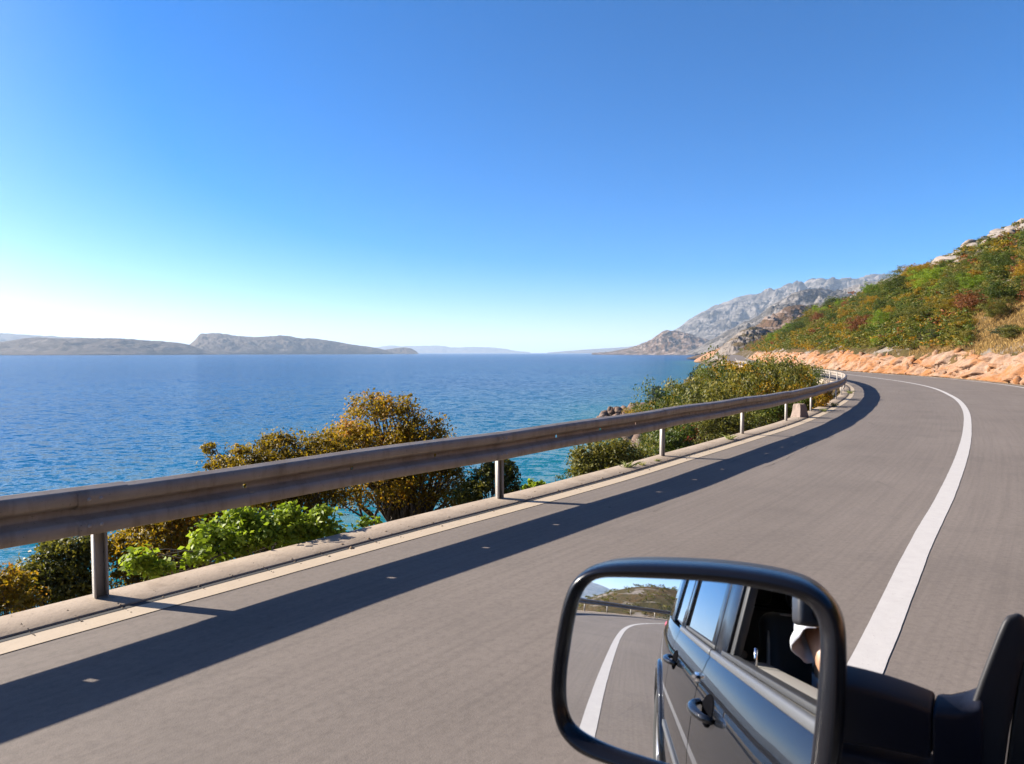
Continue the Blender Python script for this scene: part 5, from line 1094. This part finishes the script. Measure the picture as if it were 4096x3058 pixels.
n = 5200; s_ = RNG.uniform(0, len(cbx) - 1, n).astype(int); o_ = RNG.normal(-.05, .16, n); keep = fbm(s_ * .05, s_ * 0.0, 9, 3) > -.1; P = cbx[s_] + cbl[s_] * (o_ + .1)[:, None]; P = np.column_stack([P, zr(P[:, 0], P[:, 1]) + .0])[keep]
V, Fc, tn = blades(P, .13, .008, 2, .5); obj('verge_grass', mesh('verge_grass', V, Fc, MAT['green_grass'], False, tone=tn), label='short green grass along the foot of the rock cutting', cat='grass', kind='stuff')
r_ = np.random.default_rng(5); TU = []
for k in range(3):
    P = r_.normal(size=(70, 3)) * np.array([.05, .03, 0]); V, Fc, tn = blades(P, .13, .0035, 30 + k, .7); TU.append(mesh('grass_tuft', V, Fc, MAT['green_grass'], False, tone=tn))
for k, (x, y, s_, lab) in enumerate([(2510, 1876, 1.3, 'straw-coloured grass tuft in the kerb joint left of the third post'), (2568, 1866, .8, 'small dry grass tuft in the kerb joint close before the third post'), (2626, 1850, .7, 'smallest dry tuft at the kerb joint beside the third post'), (2921, 1762, 1.5, 'green grass tuft in the kerb joint just before the fourth post'), (3296, 1648, 1.3, 'dry grass tuft on the kerb joint past the marker stone'), (3337, 1628, 1.9, 'bushy weed tuft on the kerb at the start of the bend'), (3402, 1576, 1.9, 'reddish weed tuft on the kerb inside the bend')]):
    g = at(x, y, 10); d = ray(x, y); z = 0.0
    for _ in range(40): t = (z + .0 - H) / d[2]; P = np.array([0, 0, H]) + d * t; z = .5 * z + .5 * float(zr(P[0], P[1]))
    o = obj('grass_tuft', TU[k % 3], label=lab, cat='grass tuft', group='grass tufts along the kerb'); o.location = (P[0], P[1], z + .0); o.scale = (s_ * .55,) * 3; o.rotation_euler = (0, 0, k * 1.3)

def pebbles(name, P, size, mat, label, seed):
    r = np.random.default_rng(seed); O = np.array([[1, 0, 0], [-1, 0, 0], [0, 1, 0], [0, -1, 0], [0, 0, .7], [0, 0, -.7]]); Tf = np.array([[0, 2, 4], [2, 1, 4], [1, 3, 4], [3, 0, 4], [2, 0, 5], [1, 2, 5], [3, 1, 5], [0, 3, 5]]); n = len(P)
    sc_ = size * np.exp(r.normal(size=n) * .5); V = (O[None] * r.uniform(.6, 1.3, (n, 6, 1)) * sc_[:, None, None]); a = r.uniform(0, 6.28, n); c_, s2 = np.cos(a), np.sin(a)
    V = np.stack([V[..., 0] * c_[:, None] - V[..., 1] * s2[:, None], V[..., 0] * s2[:, None] + V[..., 1] * c_[:, None], V[..., 2]], -1) + P[:, None]
    Fc = (Tf[None] + (np.arange(n) * 6)[:, None, None]).reshape(-1, 3); obj(name, mesh(name, V.reshape(-1, 3), Fc, MAT[mat]), label=label, cat='gravel', kind='stuff')
kq = kp[(kp[:, 1] > -3) & (kp[:, 1] < 45)]; kqL = left_of(kq); i_ = RNG.integers(0, len(kq), 2600); o_ = np.where(RNG.random(2600) < .6, RNG.normal(.12, .05, 2600), RNG.uniform(.16, .5, 2600)); P = kq[i_] + kqL[i_] * o_[:, None]
pebbles('kerb_gravel', np.column_stack([P, zr(P[:, 0], P[:, 1]) + np.where(o_ > .155, .018, .004)]), .0055, 'pale_earth', 'fine pale grit lying along the kerb joint', 71)
i_ = RNG.integers(0, len(near_r), 5200); P = near_r[i_] + left_of(near_r)[i_] * RNG.uniform(-1.6, -.3, 5200)[:, None]; kz = P[:, 1] > 24
pebbles('verge_gravel', np.column_stack([P, zr(P[:, 0], P[:, 1]) + .03])[kz], .022, 'pale_earth', 'loose pale gravel on the verge below the rock cutting', 72)

# ================================================================ SIGN, SCENERY BEHIND
sp = at(3124, 1478, 74); sg = empty('road_sign', (sp[0], sp[1], ground(sp[0], sp[1])), 'small blue road sign far off above the bushes at the bend', 'sign')
zt = float(at(3124, 1455, 74)[2]) - sg.location.z
V, Fc = tube_np([[0, 0, -.3], [0, 0, zt + .2]], .03, 8); obj('sign_post', mesh('sign_post', V, Fc, MAT['post_steel'], True), sg)
V, Fc = box_np((0, -.045, zt + .03), (.40, .03, .34)); me = mesh('sign_plate', V, Fc, MAT['sign_blue']); bevel_mesh(me, .01); obj('sign_plate', me, sg)
V, Fc = box_np((0, -.063, zt + .12), (.30, .004, .07)); obj('sign_stripe', mesh('sign_stripe', V, Fc, MAT['sign_white']), sg)
# trees and shrubs behind the car (seen in the mirror)
for k in range(34):
    u = -random.uniform(16, 80); s_ = random.uniform(.8, 14); i = np.argmin(((cs - np.array(uv(u, 0))) ** 2).sum(1) + 0); j = random.randrange(0, 40)
    p_ = edl[random.randrange(0, 190)]; nrm = left_of(edl)[np.argmin(((edl - p_) ** 2).sum(1))]; q = p_ + nrm * (1.4 + s_)
    if q[1] < -80: continue
    m = wchoice({'olive_leaf': 4, 'green_leaf': 4, 'dark_leaf': 2, 'autumn_leaf': 1.5}); h_ = random.uniform(1.0, 2.0) + s_ * .12
    put_shrub(q[0], q[1], h_ * 1.4, h_, m, '%s %s shrub behind the car, reflected in the wing mirror' % (sizew(h_), COLN[m]), 'shrubs reflected in the wing mirror', True)
bx_, by_ = uv(-58, -5.5)
for k, (du, dv, s_) in enumerate(((0, 0, 2.6), (2.5, -3.5, 3.2), (-3, -6, 3.4), (4, -7, 2.4))):
    x, y = uv(-60 + du, -6 + dv); o = obj('roadside_rock', LIME[k], label='%s pale rock above the bend behind the car, in the mirror' % ('leftmost', 'tall', 'broad', 'small')[k], cat='rock', group='rocks at the bend behind'); o.location = (x, y, ground(x, y) + s_ * .55); o.scale = (s_, s_, s_ * 1.1)
    put_shrub(x, y, s_ * 1.6, s_ * 1.2, 'dark_leaf', '%s dark green tree over the rocks behind the car, in the mirror' % ('leftmost', 'tallest', 'broad', 'small')[k], 'trees over the rocks behind', False, ground(x, y) + s_ * 1.3, 'rock_top_tree', 'tree')
y = RNG.uniform(-190, -70, 1500); u_ = RNG.uniform(-200, -85, 1500); v_ = RNG.uniform(-70, 40, 1500); x, y = SU * u_ - CU * v_, CU * u_ + SU * v_; dC, _i = sdist(x, y, cs, csL); ok = np.abs(dC) > 6; z = terrain(x, y); P = np.stack([x, y, z], 1)[ok]; P = P[P[:, 2] > SEA + 1]
scrub_stuff('hillside_scrub', P[:700], 'olive_leaf', RNG.uniform(.7, 1.6, 700), 60, .2, 301)

# shrubs that share a description are told apart by their order from the left
from collections import defaultdict
byl = defaultdict(list)
for o in list(bpy.data.objects):
    if o.parent is None and o.get('label') and o.get('group') and not o.get('kind') and 'mirror' not in o['label']: byl[o['label']].append(o)
ORD = ['leftmost', 'second from left', 'third from left', 'fourth from left', 'fifth from left', 'sixth from left', 'seventh from left', 'eighth from left']
for lab, os_ in byl.items():
    if 1 < len(os_) <= 8:
        for k, o in enumerate(sorted(os_, key=lambda q: px_of(q.location)[0])):
            if len((lab + ', ' + ORD[k]).split()) <= 16: o['label'] = lab + ', ' + ORD[k]

# ================================================================ HAZE
ztop = 0
for o in bpy.data.objects:
    if o.type == 'MESH':
        for c in o.bound_box: ztop = max(ztop, (o.matrix_world @ Vector(c)).z if o.parent is None else 0)
V, Fc = box_np((0, 20, (ztop + 60 - 17) / 2), (84000, 84000, ztop + 60 + 17)); hm = bpy.data.materials.new('haze_air'); hm.use_nodes = True; t_ = hm.node_tree
for nd in list(t_.nodes):
    if nd.type == 'BSDF_PRINCIPLED': t_.nodes.remove(nd)
pv = t_.nodes.new('ShaderNodeVolumePrincipled'); pv.inputs['Color'].default_value = (.60, .77, 1.0, 1); pv.inputs['Density'].default_value = 5.2e-5; pv.inputs['Anisotropy'].default_value = .1
t_.links.new(pv.outputs[0], t_.nodes['Material Output'].inputs['Volume'])
me = mesh('haze', V, Fc, hm); bm = bmesh.new(); bm.from_mesh(me); bmesh.ops.recalc_face_normals(bm, faces=bm.faces); bm.to_mesh(me); bm.free()
obj('haze', me, kind='stuff')
